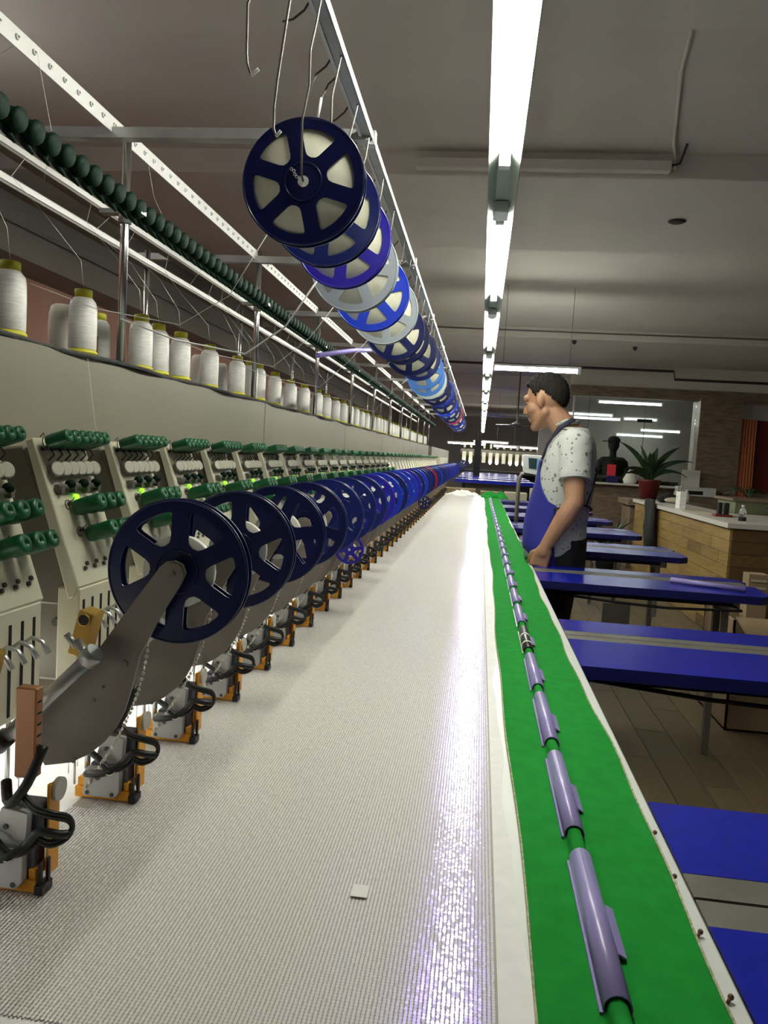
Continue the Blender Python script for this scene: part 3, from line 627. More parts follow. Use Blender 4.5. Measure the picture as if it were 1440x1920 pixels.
for k in range(11):
    yy = 1.545+k*.948-6-.03
    obj('rail_bracket', MB().bb(-.004, .010, yy, yy+.02, -.012, .014).cyl((-.005, yy+.03, -.008), (-.005, yy+.03, -.002), .004, n=8).mesh('rail_bracket', M['steel_soft']), rail)
tag(obj('lilac_tube', MB().tube([(-.575, 2.64, 1.60), (-.50, 2.9, 1.655), (-.40, 3.3, 1.72)], .009, n=10).mesh('lilac_tube', M['lilac_tube'])), 'lilac tube bridging from thread rack to hanging reels', 'tube')
for k, (y, zz) in enumerate([(1.1, 0), (1.42, 0), (1.62, 0), (2.1, 0), (2.6, 0), (3.2, 0)]):
    b = MB().tube([(-.32, y, 1.60), (-.36, y+.02, 1.52), (-.43, y+.05, 1.45), (-.56, y+.1, 1.40 if k != 3 else 1.46)], .0006 if k != 1 else .0016, n=5)
    b = MB().tube([(-.315, y, 1.59), (-.37, y-.01, 1.49+.01*k), (-.45, y+.01, 1.45), (-.60, y+.05, 1.475), (-.74, y+.1, 1.52)], .0007 if k != 1 else .0018, n=5)
    tag(obj('sequin_strand', b.mesh('sequin_strand', M['paper'])), f'thin pale strand sagging from the hanging reels to the rack, {nth(k+1)} one', 'strand', 'sagging strands')

# ---------------------------------------------------------------- work table, fabric, sequins
tb = thing('work_table', 'long white embroidery table under the sequin fabric', 'table', (-.26, 5.4, 0))
obj('table_top', MB().bb(-.79, .276, .2, 10.6, .768, .7945).mesh('table_top', M['table_white'], (-.26, 5.4, 0), .003), tb)
for y in (.6, 3.2, 5.8, 8.4, 10.3):
    obj('leg', MB().bb(.10, .15, y, y+.05, 0, .768).mesh('leg', M['leg'], (-.26, 5.4, 0)), tb)
FX1 = lambda y: .070 + .006*math.sin(y*3.1) + .004*math.sin(y*9.7+1) + .003*math.sin(y*21)
ys = np.linspace(.40, 10.25, 400); b = MB(); vs = []; cols = [0, .25, .5, .75, .9, .96, 1]
for y in ys:
    x1 = FX1(y)
    for c in cols: vs.append((-.78+(x1+.78)*c, y, .7965 + (.0012*max(0, math.sin(y*5+c*9)) if c > .985 else 0)))
nc = len(cols); b.add(vs, [(i*nc+j, i*nc+j+1, (i+1)*nc+j+1, (i+1)*nc+j) for i in range(len(ys)-1) for j in range(nc-1)], 0, True)
fab = tag(obj('sequin_fabric', b.mesh('sequin_fabric', M['cloth_white'])), 'wide white fabric covered with rows of pearl sequins on the table', 'fabric')
def sequins():
    SX0, SX1, SY0, P_ = -.500, .047, .575, .0040
    xs = np.arange(SX0, SX1, P_)
    ang = np.arange(6)*PI/3
    V = []; F = []
    yn = np.arange(SY0, 3.2, P_)
    X, Y = np.meshgrid(xs, yn, indexing='ij'); X = X.ravel(); Y = Y.ravel()
    keep = ~((X < -.47) & (Y < .64)) & ~((X < -.475) & (Y > .93)); X = X[keep]; Y = Y[keep]; N = len(X)
    row = np.round((X-SX0)/P_).astype(int)
    Y = Y + (row % 2)*P_*.5*0 + rng.normal(0, .0002, N); X = X + rng.normal(0, .00012, N)
    RT = rng.normal(0, .0035, 400)
    ta = rng.normal(0, .005, N) + RT[row % 400]     # roll about the row
    tb_ = .08 + .055*(Y-.6) + rng.normal(0, .045, N)                                  # shingle tilt
    co = np.cos(ang)*.00165; si = np.sin(ang)*.0025
    vx = X[:, None] + co; vy = Y[:, None] + si; vz = .7978 + .0004 - ta[:, None]*co + tb_[:, None]*si
    rim = np.stack([vx, vy, vz], -1); cen = np.stack([X, Y, np.full(N, .7978+.0004-.00002)], -1)[:, None]
    v1 = np.concatenate([cen, rim], 1).reshape(-1, 3)
    base = (np.arange(N)*7)[:, None, None]
    tri = np.array([[0, 1+i, 1+(i+1) % 6] for i in range(6)])[None]
    f1 = (base + tri).reshape(-1, 3)
    yf = np.arange(3.2, 10.2, .012); X, Y = np.meshgrid(xs, yf, indexing='ij'); X = X.ravel(); Y = Y.ravel(); N2 = len(X)
    row = np.round((X-SX0)/P_).astype(int)
    ta = rng.normal(0, .005, N2) + RT[row % 400]; tb2 = np.minimum(.30, .22 + .03*(Y-3.2)) + rng.normal(0, .045, N2)
    dx = np.array([-1, 1, 1, -1])*.00150; dy = np.array([-1, -1, 1, 1])*.006
    v2 = np.stack([X[:, None]+dx, Y[:, None]+dy, .7980 - ta[:, None]*dx + tb2[:, None]*dy], -1).reshape(-1, 3)
    q = (np.arange(N2)*4)[:, None] + len(v1)
    f2 = np.concatenate([q + np.array([[0, 1, 2]]), q + np.array([[0, 2, 3]])], 0)
    v = np.concatenate([v1, v2]).astype(np.float32); f = np.concatenate([f1, f2]).astype(np.int32)
    me = bpy.data.meshes.new('sequin'); me.vertices.add(len(v)); me.vertices.foreach_set('co', v.ravel())
    me.loops.add(f.size); me.loops.foreach_set('vertex_index', f.ravel()); me.polygons.add(len(f))
    me.polygons.foreach_set('loop_start', np.arange(0, f.size, 3, dtype=np.int32)); me.polygons.foreach_set('loop_total', np.full(len(f), 3, dtype=np.int32))
    me.update(); me.validate(); me.materials.append(M['sequin']); return me
obj('sequin', sequins(), fab, kind='stuff')
obj('gap_shade_sheet', MB().add([(-.47, .575, .7974), (.048, .575, .7974), (.048, 10.2, .7974), (-.499, 10.2, .7974), (-.499, .64, .7974)], [(0, 1, 2, 3, 4)]).mesh('gap_shade_sheet', M['gap_shade']), fab)  # added sheet, its dark colour paints the shade between sequin rows
o = tag(obj('paper_chip', MB().bb(-.009, .009, -.012, .012, 0, .0006).mesh('paper_chip', M['paper'])), 'small white paper square lying on the sequins', 'paper'); o.location = (-.099, .815, .8004)
# crumpled leftovers at the far end
def heap(name, m, c, sx, sy, sz, seed, label, cat):
    r = random.Random(seed); b = MB(); nu, nv = 26, 14; vs = []
    ph = [r.uniform(0, 6) for _ in range(6)]
    for j in range(nv+1):
        for i in range(nu+1):
            u = i/nu*2-1; v = j/nv*2-1; e = max(0, 1-max(abs(u), abs(v))**3)
            z = e*sz*(.45+.3*math.sin(u*5+ph[0]+v*3)+.25*math.sin(u*9+ph[1])*math.sin(v*7+ph[2])) 
            vs.append((c[0]+u*sx*(1+.08*math.sin(v*6+ph[3])), c[1]+v*sy*(1+.1*math.sin(u*7+ph[4])), c[2]+max(0, z)+.001))
    b.add(vs, [(j*(nu+1)+i, j*(nu+1)+i+1, (j+1)*(nu+1)+i+1, (j+1)*(nu+1)+i) for j in range(nv) for i in range(nu)], 0, True)
    o = obj(name, b.mesh(name, m)); md = o.modifiers.new('thick', 'SOLIDIFY'); md.thickness = .003
    return tag(o, label, cat)
heap('fabric_bundle', M['cloth_white'], (-.19, 10.15, .80), .20, .22, .09, 3, 'crumpled white fabric heaped at the far end of the table', 'fabric')
heap('green_bundle', M['cloth_green'], (.21, 10.2, .80), .17, .28, .10, 5, 'bunched green cloth at the far end of the table', 'cloth')
# green cloth with the covered bar
BX = .152; ys = np.linspace(.30, 10.2, 360); vs = []
sec = [0, .004, .03, .055]
def gx1(y): return min(.272, .252 + .012*math.sin(y*1.7+.3)*.5 + .0025*y + .003*math.sin(y*6) + .002*math.sin(y*15))
for y in ys:
    x0 = .078 + .004*math.sin(y*2.3) + .002*math.sin(y*8); x1 = gx1(y)
    line = [(x0, .7985), (x0+.012, .7990), (BX-.022, .7985), (BX-.0125, .7995)] + [(BX+.0095*math.cos(a), .8065+.0095*math.sin(a)) for a in np.linspace(PI*1.05, -.05*PI, 9)] + [(BX+.0125, .7995), (BX+.03, .8015+.0012*math.sin(y*5)), (BX+.05, .7995), (x1-.012, .7992), (x1, .7985)]
    vs += [(x, y, z) for x, z in line]
nc = len(line); b = MB().add(vs, [(i*nc+j, i*nc+j+1, (i+1)*nc+j+1, (i+1)*nc+j) for i in range(len(ys)-1) for j in range(nc-1)], 0, True)
gc = tag(obj('green_cloth', b.mesh('green_cloth', M['cloth_green'])), 'long green cloth strip along the right side of the white table', 'cloth')
obj('hem', MB().tube([(gx1(y)-.001, y, .7995) for y in ys], .0016, n=5).mesh('hem', M['hem']), gc)
obj('hem', MB().tube([(.0785+.004*math.sin(y*2.3)+.002*math.sin(y*8), y, .7993) for y in ys], .0016, n=5).mesh('hem', M['hem']), gc)
# lilac clips gripping the bar
def clip_mesh(L, r=.0118):
    n = 12; A = np.linspace(math.radians(215), math.radians(-35), n); b = MB(); vs = []
    for y in (0, L):
        for rad in (r, r+.0014): vs += [(rad*math.cos(a), y, rad*math.sin(a)) for a in A]
    fs = [(i, i+1, 2*n+i+1, 2*n+i) for i in range(n-1)] + [(n+i, 3*n+i, 3*n+i+1, n+i+1) for i in range(n-1)] + [(i, n+i, n+i+1, i+1) for i in range(n-1)] + [(2*n+i, 2*n+i+1, 3*n+i+1, 3*n+i) for i in range(n-1)] + [(0, 2*n, 3*n, n), (n-1, 2*n-1, 4*n-1, 3*n-1)]
    b.add(vs, fs, 0, True); b.bb(-r-.0035, -r+.0005, 0, L, -.0085, -.0045); return b
cl = clip_mesh(.262).mesh('clip_body', M['clip']); clb = clip_mesh(.25).mesh('clip_body', M['clip_blk'])
tabm = MB().box((.0175, .0, -.0005), (.009, .085, .0022), rot=Matrix.Rotation(.45, 3, 'Y')).bb(.011, .0150, -.038, .038, -.006, .002).mesh('tab', M['clip'])
bandm = MB().lathe([(.0134, -.006), (.0138, -.006), (.0138, .006), (.0134, .006)], n=20, axis='y').mesh('band', M['paper'])
for k in range(-1, 28):
    y = .672 + k*.321
    blk = k == 4
    t = thing('cloth_clip', ('black and white clip gripping the green bar among the lilac ones' if blk else f'lilac clip gripping the green covered bar, {nth(k+2)} from the near end'), 'clip', (BX, y, .8065), 'clips along the green bar')
    t.rotation_euler = (0, random.uniform(-.12, .12), 0)
    obj('clip_body', clb if blk else cl, t)
    if k < 16: obj('tab', tabm, t, (0, .12, 0))
    if blk: obj('band', bandm, t, (0, .06, 0)); obj('band', bandm, t, (0, .15, 0))
for k, (x, y) in enumerate([(.263, 1.04), (.262, .93), (.262, .82), (.262, .72)]):
    tag(obj('pin', MB().cyl((x-.004, y-.004, .7955), (x, y, .7965+.004), .0018, n=6).ell((x, y, .800), (.003, .003, .003), nu=8, nv=6).mesh('pin', M['rust'])), f'small dark pin in the white table edge, {nth(4-k)} from the near end', 'pin', 'pins in the table edge')

# ---------------------------------------------------------------- blue tables at right
TB = [(.59, 1.15, 1.30), (1.909, 2.471, 1.25), (3.253, 3.77, 1.22), (4.50, 5.06, 1.21), (5.75, 6.31, 1.21), (7.0, 7.5, 1.21), (8.2, 8.7, 1.2), (9.35, 9.85, 1.2)]
GC = [.897, 2.255, 3.59, 4.84, 6.09, 7.3, 8.5, 9.65]
for k, (y0, y1, xr) in enumerate(TB):
    t = thing('blue_table', ['bright blue table top at the lower right corner of the view', 'blue table top nearest the camera that spans past the right edge', 'blue table on which the man rests his hand'][k] if k < 3 else f'narrow blue table behind the man, {nth(k-2)} one back', 'table', (.7, (y0+y1)/2, 0), 'row of blue tables')
    yc = (y0+y1)/2; X0 = .277; d = y1-y0
    def slab(a, b_):   # one half of the top, rounded at the outer end
        ya, yb = a-yc, b_-yc; n = 4
        front = a == y0
        pts = [(X0-.7, ya), (X0-.7, yb)]
        if front: pts = [(X0-.7, ya), (xr-.06-.7, ya), (xr-.7-.012, ya+.05), (xr-.7, yb), (X0-.7, yb)]
        else: pts = [(X0-.7, ya), (xr-.7, ya), (xr-.7-.012, yb-.06), (xr-.06-.7, yb), (X0-.7, yb)]
        m_ = len(pts); b = MB(); vs = [(x, y, .7945) for x, y in pts] + [(x, y, .7625) for x, y in pts]
        b.add(vs, [tuple(range(m_))], 0); b.add(vs, [tuple(reversed(range(m_, 2*m_)))] + [(i, m_+i, m_+(i+1) % m_, (i+1) % m_) for i in range(m_)], 1)
        return b.mesh('top_slab', [M['blue_table'], M['blue_edge']])
    gc_ = GC[k]-yc; g0, g1 = GC[k]-.055, GC[k]+.055
    obj('top_slab', slab(y0, g0), t); obj('top_slab', slab(g1, y1), t)
    obj('groove_strip', MB().bb(X0-.7, xr-.72, gc_-.0548, gc_-.003, .765, .794).mesh('groove_strip', M['groove']), t)
    obj('groove_strip', MB().bb(X0-.7, xr-.72, gc_+.003, gc_+.0548, .765, .794).mesh('groove_strip', M['groove']), t)
    obj('under_frame', MB().bb(X0-.68, xr-.85, -d*.36, d*.36, .735, .7625).mesh('under_frame', M['blue_edge']), t)
    for x, y in ((.32-.7, -.05), (xr-.82, .12)):
        obj('leg', MB().bb(x-.014, x+.014, y-.014, y+.014, 0, .735).mesh('leg', M['leg']), t)
    obj('end_mount', MB().bb(xr-.7-.16, xr-.7-.08, -.05, .05, .705, .7625).bb(xr-.7-.133, xr-.7-.107, -.013, .013, .40, .71).mesh('end_mount', M['galv']), t)
    if k in (1, 2): obj('cable', MB().tube([(X0-.66, -.2, .74), (-.1, -.22, .722), (.1, -.22, .715), (.40, -.21, .725), (xr-.85, -.19, .74)], .006, n=6).mesh('cable', M['black']), t)
t = thing('lilac_clip', 'lilac clip lying on the end of the table by the man', 'clip', (.99, 3.42, .8075))
t.rotation_euler = (0, 0, 1.15)
obj('clip_body', MB().tube([(0, -.15, 0), (0, .15, 0)], .0125, n=10, flat=.9).mesh('clip_body', M['clip']), t); obj('tab', MB().box((.016, .03, -.004), (.012, .12, .003)).mesh('tab', M['clip']), t)

# ---------------------------------------------------------------- the man
PX, PY = .430, 3.965; TH = math.radians(12)
Fv = Vector((-math.cos(TH), math.sin(TH), 0)); Lv = Vector((-math.sin(TH), -math.cos(TH), 0)); Zv = Vector((0, 0, 1))
man = thing('person', 'man in blue apron and flowered white shirt looking down at the fabric', 'person', (PX, PY, 1.28*(1-1.098)))
man.scale = (1.098,)*3
def B_(a, b, z): return Fv*a + Lv*b + Zv*z
def remesh(b, voxel, smooth, mat_, name):
    me = b.mesh(name+'_raw', mat_); o = bpy.data.objects.new(name+'_raw', me); COL.objects.link(o)
    r = o.modifiers.new('r', 'REMESH'); r.mode = 'VOXEL'; r.voxel_size = voxel; r.use_smooth_shade = True
    s = o.modifiers.new('s', 'SMOOTH'); s.iterations = smooth; s.factor = .5
    bpy.context.view_layer.update(); dg = bpy.context.evaluated_depsgraph_get(); dg.update()
    out = bpy.data.meshes.new_from_object(o.evaluated_get(dg)); out.name = name
    bpy.data.objects.remove(o); bpy.data.meshes.remove(me)
    out.materials.clear(); out.materials.append(mat_); out.polygons.foreach_set('use_smooth', [True]*len(out.polygons)); return out
rings = [(.84, .025, .125, .175), (.93, .03, .126, .180), (1.0, .030, .125, .172), (1.10, .018, .122, .175), (1.20, .004, .120, .188), (1.28, -.004, .114, .192), (1.345, -.012, .100, .186), (1.39, -.018, .085, .160), (1.425, -.015, .070, .110), (1.455, -.008, .058, .068)]
def ring(z):
    for i in range(len(rings)-1):
        a, b = rings[i], rings[i+1]
        if a[0] <= z <= b[0]:
            q = (z-a[0])/(b[0]-a[0]); return tuple(a[j]*(1-q)+b[j]*q for j in range(1, 4))
    return rings[0][1:] if z < rings[0][0] else rings[-1][1:]
def surf(phi, z, off=0):
    ac, ra, rb = ring(z); return B_(ac + (ra+off)*math.cos(phi), (rb+off)*math.sin(phi), z)
# head frame
HTH = math.radians(26); HP = math.radians(14)
hF0 = Vector((-math.cos(HTH), math.sin(HTH), 0)); hL = Vector((-math.sin(HTH), -math.cos(HTH), 0))
hF = hF0*math.cos(HP) - Zv*math.sin(HP); hU = hF0*math.sin(HP) + Zv*math.cos(HP)
HC = B_(.118, .0, 1.567); HR = Matrix((hF, hL, hU)).transposed()
def H(f, l, u): return HC + hF*f + hL*l + hU*u
def arm_pts(sg):
    if sg > 0: return B_(-.045, .165, 1.365), B_(-.066, .235, 1.118), B_(.040, .245, .925)
    return B_(-.03, -.165, 1.365), B_(.0, -.23, 1.10), B_(.085, -.20, .93)
def body():
    b = MB()
    b.loft([[surf(2*PI*i/24, z, -.012) for i in range(24)] for z, *_ in rings])
    b.cap(B_(-.012, 0, 1.40), H(-.022, 0, -.06), .060, .054)
    b.cap(B_(-.012, 0, 1.40), B_(.046, 0, 1.462), .064, .050)
    b.ell(H(-.012, 0, .016), (.095, .074, .090), rot=HR, nu=24, nv=16)
    b.ell(H(.030, 0, -.045), (.060, .058, .082), rot=HR)
    b.cap(H(-.005, .048, -.062), H(.058, .012, -.108), .024, .022); b.cap(H(-.005, -.048, -.062), H(.058, -.012, -.108), .024, .022)
    b.cap(H(.070, .006, -.112), H(.070, -.006, -.112), .020)
    b.cap(H(.086, 0, .008), H(.106, 0, -.036), .0085, .012); b.cap(H(.090, .010, -.041), H(.090, -.010, -.041), .009)
    b.cap(H(.074, .040, .020), H(.080, -.040, .020), .015)
    for s in (1, -1):
        b.ell(H(.052, s*.040, -.032), (.030, .028, .032), rot=HR)
        b.ell(H(-.004, s*.076, -.006), (.019, .010, .032), rot=HR @ Matrix.Rotation(s*.35, 3, 'Z') @ Matrix.Rotation(-.2, 3, 'Y'))
        b.ell(H(-.001, s*.074, -.030), (.010, .008, .011), rot=HR)
    b.cap(H(.083, .020, -.070), H(.083, -.020, -.070), .0085); b.cap(H(.080, .018, -.082), H(.080, -.018, -.082), .009)
    for sg in (1, -1):
        S, Eb, Wr = arm_pts(sg)
        b.cap(B_(-.02, sg*.09, 1.37), S, .06, .058); b.cap(S, S.lerp(Eb, .55), .056, .047); b.cap(S.lerp(Eb, .5), Eb, .047, .040)
        b.cap(Eb, Eb.lerp(Wr, .35), .040, .0425); b.cap(Eb.lerp(Wr, .35), Wr, .0425, .027)
        d = (Wr-Eb).normalized(); d = (d*.6 - Zv*.5).normalized()
        side = Fv.cross(d).normalized() if False else (Lv - d*Lv.dot(d)).normalized(); up = side.cross(d)
        Kn = Wr + d*.085
        acr = (Fv - d*Fv.dot(d)).normalized()           # thumb side of the palm
        b.cap(Wr, Wr+d*.03, .027, .028)
        for q in (-.027, -.009, .009, .027): b.cap(Wr+d*.02+acr*q*.6, Kn+acr*q, .0185, .0145)
        inn = -side*1.0
        for q, L in ((.029, .95), (.0095, 1.0), (-.0095, .95), (-.028, .8)):
            k0 = Kn + acr*q; k1 = k0 + (d*.55 + inn*.55)*.040*L; k2 = k1 + (inn*.9 - d*.5)*.028*L; k3 = k2 + (-d*.9 + inn*-.1)*.022*L
            b.cap(k0, k1, .0108, .0098, n=10); b.cap(k1, k2, .0098, .009, n=10); b.cap(k2, k3, .009, .008, n=10)
        t0 = Wr + d*.028 + acr*.018; t1 = t0 + (d*.6+acr*.75+inn*.35)*.036; t2 = t1 + (d*.9+acr*.1+inn*.3)*.032; t3 = t2 + (d*.9+inn*.5)*.022
        b.cap(t0, t1, .016, .0125, n=10); b.cap(t1, t2, .0125, .0105, n=10); b.cap(t2, t3, .0105, .009, n=10)
        hp = B_(.0, sg*.085, .90); kn = B_(.02, sg*.095, .55); an = B_(-.03, sg*.095, .20)
        b.cap(hp, kn, .085, .058); b.cap(kn, an, .056, .040); b.cap(an + Zv*-.03, B_(.12, sg*.12, .16), .040, .035)
    return remesh(b, .0042, 4, M['skin'], 'body')
obj('body', body(), man)
for s in (1, -1):
    e = obj('eye', MB().ell(H(.0765, s*.031, -.001), (.0095, .0105, .0075), rot=HR, nu=12, nv=8).mesh('eye', M['eye']), man)
    obj('iris', MB().ell(H(.0845, s*.031, -.003), (.003, .005, .005), rot=HR, nu=10, nv=6).mesh('iris', M['slot']), e)
    obj('eyebrow', MB().tube([H(.0915, s*.016, .024), H(.0895, s*.030, .028), H(.080, s*.046, .025)], [.0025, .0028, .0015], n=6).mesh('eyebrow', M['hair']), man)
def hair():
    b = MB(); nu, nv = 72, 40; vs = []; ok = []
    r = random.Random(4); ph = [r.uniform(0, 6) for _ in range(8)]
    for j in range(nv+1):
        t = PI*j/nv
        for i in range(nu):
            a = 2*PI*i/nu; d = Vector((math.sin(t)*math.cos(a), math.sin(t)*math.sin(a), math.cos(t)))
            g = .0025*math.sin(a*17+ph[0]+t*5)+.002*math.sin(t*31+a*9+ph[1])
            top = max(0, d.z); fr = max(0, d.x)*top
            R = Vector((.101+.006*top, .079+.003*top, .098+.006*top)); p = Vector((d.x*R.x, d.y*R.y, d.z*R.z)) + d*(g*(0.4+top) + .012*fr)
            f, l, u = p.x-.012, p.y, p.z+.016
            if f > .055: hl = .074
            elif f > .030: hl = .074 - (.055-f)/.025*.045
            elif f > .012: hl = .012
            elif f > -.02: hl = .030
            else: hl = .030 - (-.02-f)/.07*.098
            ok.append(u > hl + .003*math.sin(a*23+ph[2])); vs.append(H(f, l, u))
    fs = []
    for j in range(nv):
        for i in range(nu):
            q = (j*nu+i, (j+1)*nu+i, (j+1)*nu+(i+1) % nu, j*nu+(i+1) % nu)
            if all(ok[k] for k in q): fs.append(q)
    b.add(vs, fs, 0, True); me = b.mesh('hair', M['hair'])
    bm = bmesh.new(); bm.from_mesh(me); bmesh.ops.delete(bm, geom=[v for v in bm.verts if not v.link_faces], context='VERTS'); bm.to_mesh(me); bm.free()
    o = obj('hair', me, man); md = o.modifiers.new('thick', 'SOLIDIFY'); md.thickness = .013; md.offset = -1
hair()
def shirt():
    b = MB(); rs = []
    for z in [.868, .90, .95, 1.0, 1.06, 1.12, 1.18, 1.24, 1.30, 1.345, 1.39, 1.42, 1.445]:
        ac, ra, rb = ring(z); fl = .010 if z > .95 else .012
        rs.append([B_(ac+(ra+fl)*math.cos(p)*(1+.012*math.sin(p*7+z*22)), (rb+fl)*math.sin(p), z - (.02*math.cos(p) if z < .95 else 0)) for p in [2*PI*i/40 for i in range(40)]])
    b.loft(rs)
    for sg in (1, -1):
        S, Eb, Wr = arm_pts(sg); Hm = S.lerp(Eb, .60); d = (Eb-S).normalized(); out = Lv*sg
        b.cap(B_(-.02, sg*.10, 1.365), S, .072, .072, n=20)
        u, w, _ = basis(d); R = [[S.lerp(Hm, q) + (u*math.cos(2*PI*i/24)+w*math.sin(2*PI*i/24))*rr*(1+.03*math.sin(i*1.3+q*9)) for i in range(24)] for q, rr in ((-.1, .066), (.15, .072), (.4, .070), (.7, .068), (1, .068))]
        b.loft(R)
    return remesh(b, .0065, 3, M['shirt'], 'shirt')
obj('shirt', shirt(), man)
for sg in (1, -1):
    S, Eb, Wr = arm_pts(sg); Hm = S.lerp(Eb, .60); d = (Eb-S).normalized(); u, w, _ = basis(d)
    obj('sleeve_hem', MB().tube([Hm - d*.001 + (u*math.cos(2*PI*i/24)+w*math.sin(2*PI*i/24))*.0655 for i in range(24)], .0035, n=6, closed=True).mesh('sleeve_hem', M['shirt']), man)
b = MB()
for sg in (1, -1): b.tube([B_(.058, sg*.018, 1.435), B_(.050, sg*.050, 1.452), B_(.01, sg*.076, 1.470), B_(-.022, sg*.056, 1.468), B_(-.036, 0, 1.468)], [.010, .013, .014, .013, .012], n=8, flat=.5)
obj('collar', b.mesh('collar', M['shirt']), man)
def apron():
    zs = np.concatenate([np.linspace(1.300, 1.08, 14), np.linspace(1.05, .56, 20)]); vs = []; n = 36
    for z in zs:
        if z > 1.26: hf = 36
        elif z > 1.10: hf = 36 + ((1.26-z)/.16)**1.5*46
        else: hf = 92 + min(8, (1.10-z)*30)
        hf = math.radians(hf)
        for i in range(n+1):
            p = -hf + 2*hf*i/n
            fl = .017 + max(0, 1.0-z)*.05*(math.cos(p) > -.3) + .004*math.sin(p*6+z*5)*max(0, min(1, (1.2-z)*3)) + .004*math.sin(z*19+p*3)
            if z < 1.02: fl += .012*max(0, math.sin(p*9+1))*min(1, (1.02-z)*4)
            q = surf(p, max(z, .845), fl); q.z = z
            if z < .88: q.x = max(q.x, -.145)
            vs.append(q)
    b = MB().add(vs, [(j*(n+1)+i, j*(n+1)+i+1, (j+1)*(n+1)+i+1, (j+1)*(n+1)+i) for j in range(len(zs)-1) for i in range(n)], 0, True)
    o = obj('apron', b.mesh('apron', M['apron']), man); md = o.modifiers.new('thick', 'SOLIDIFY'); md.thickness = .003; return o
ap = apron()
for sg in (1, -1):
    obj('neck_strap', MB().tube([surf(sg*.60, 1.297, .018), B_(.083, sg*.085, 1.365), B_(.040, sg*.092, 1.435), B_(-.015, sg*.085, 1.476), B_(-.018, sg*.052, 1.480), B_(-.026, 0, 1.476)], [.006, .009, .012, .013, .013, .013], n=8, flat=.5).mesh('neck_strap', M['strap']), ap)
    obj('back_strap', MB().tube([surf(sg*.62, 1.295, .018), B_(.075, sg*.115, 1.375), B_(.02, sg*.130, 1.432), B_(-.05, sg*.115, 1.425), B_(-.098, sg*.08, 1.365), B_(-.131, sg*.0, 1.25), B_(-.106, -sg*.10, 1.10)], .0055, n=8, flat=.5).mesh('back_strap', M['strap']), ap)
obj('waist_tie', MB().tube([surf(p, 1.085-.02*math.sin(p*2), .016) for p in np.linspace(math.radians(88), math.radians(272), 22)], .008, n=8, flat=.5).mesh('waist_tie', M['strap']), ap)
def trousers():
    b = MB()
    b.loft([[B_(.02+(.133)*math.cos(p), .182*math.sin(p), z) for p in [2*PI*i/28 for i in range(28)]] for z in (.80, .88, .955)])
    for sg in (1, -1): b.cap(B_(.005, sg*.085, .88), B_(.02, sg*.095, .55), .098, .076, n=20); b.cap(B_(.02, sg*.095, .55), B_(-.03, sg*.095, .21), .076, .062, n=20)
    return remesh(b, .010, 3, M['trouser'], 'trousers')
obj('trousers', trousers(), man)
for sg in (1, -1):
    obj('shoe', MB().cap(B_(-.06, sg*.10, .162), B_(.15, sg*.12, .157), .046, .042).mesh('shoe', M['black']), man)

# ---------------------------------------------------------------- wooden counter at right
CX0, CY0, CY1 = 1.90, 6.12, 9.75
ct = thing('wooden_counter', 'pine board counter with a white top at the right', 'counter', (2.6, 7.9, 0))
def cpart(name, mb, m, bevel=0): return obj(name, mb.mesh(name, m, (2.6, 7.9, 0), bevel), ct)
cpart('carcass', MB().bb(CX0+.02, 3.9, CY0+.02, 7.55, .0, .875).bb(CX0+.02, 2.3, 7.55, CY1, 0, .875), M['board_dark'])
cpart('countertop', MB().bb(CX0-.03, 4.0, CY0-.03, 7.62, .875, .912).bb(CX0-.03, 2.35, 7.62, CY1+.02, .875, .912), M['counter_white'])
r = random.Random(11); z = .004; row = 0
while z < .87:
    h = min(.0955, .874-z); y = CY0-.0 - (0 if row % 2 else .22)
    while y < CY1:
        y1 = min(CY1, y+.46); ya = max(y, CY0)
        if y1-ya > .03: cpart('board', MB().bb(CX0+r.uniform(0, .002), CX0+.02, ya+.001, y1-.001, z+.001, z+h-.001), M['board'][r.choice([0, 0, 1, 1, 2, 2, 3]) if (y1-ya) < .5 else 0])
        y = y1
    x = CX0 - (.2 if row % 2 else .0)
    while x < 3.9:
        x1 = min(3.9, x+.55); xa = max(x, CX0+.02)
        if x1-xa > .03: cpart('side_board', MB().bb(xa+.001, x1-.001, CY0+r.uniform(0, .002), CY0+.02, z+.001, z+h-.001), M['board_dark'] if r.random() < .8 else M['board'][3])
        x = x1
    z += .0965; row += 1
def lay(name, label, cat, loc, parts):
    t = thing(name, label, cat, loc)
    for nm, mb, m in parts: obj(nm, mb.mesh(nm, m), t)
    return t
lay('garment', 'black garment draped over the front of the pine counter', 'garment', (1.86, 8.6, .915), [('cloth_fold', MB().loft([[(x + .02*math.sin(i*1.7+zz*9), y*w, zz) for i, (x, y) in enumerate([(-.03, -.2), (-.05, -.1), (-.03, 0), (-.055, .1), (-.03, .2), (.0, .2), (.0, 0), (.0, -.2)])] for zz, w in ((-.47, 1.05), (-.25, .95), (0, .8), (.05, .55))]), M['dark'])])
tp = thing('tissue_stack', 'stack of small white packets on the counter edge', 'packets', (1.98, 7.95, .912))
pk = MB().bb(-.03, .03, -.025, .025, 0, .041).mesh('packet', M['paper'], bevel=.003)
for i in range(3):
    for j in range(4): obj('packet', pk, tp, (0, (i-1)*.055, j*.0415))
lay('phone_stand', 'dark brown card stand standing on the counter', 'stand', (2.08, 6.95, .912), [('base', MB().bb(-.07, .07, -.05, .05, 0, .02), M['darkred']), ('back', MB().box((-.025, 0, .07), (.03, .06, .1)), M['dark']), ('back', MB().box((.03, 0, .07), (.03, .06, .1)), M['dark'])])
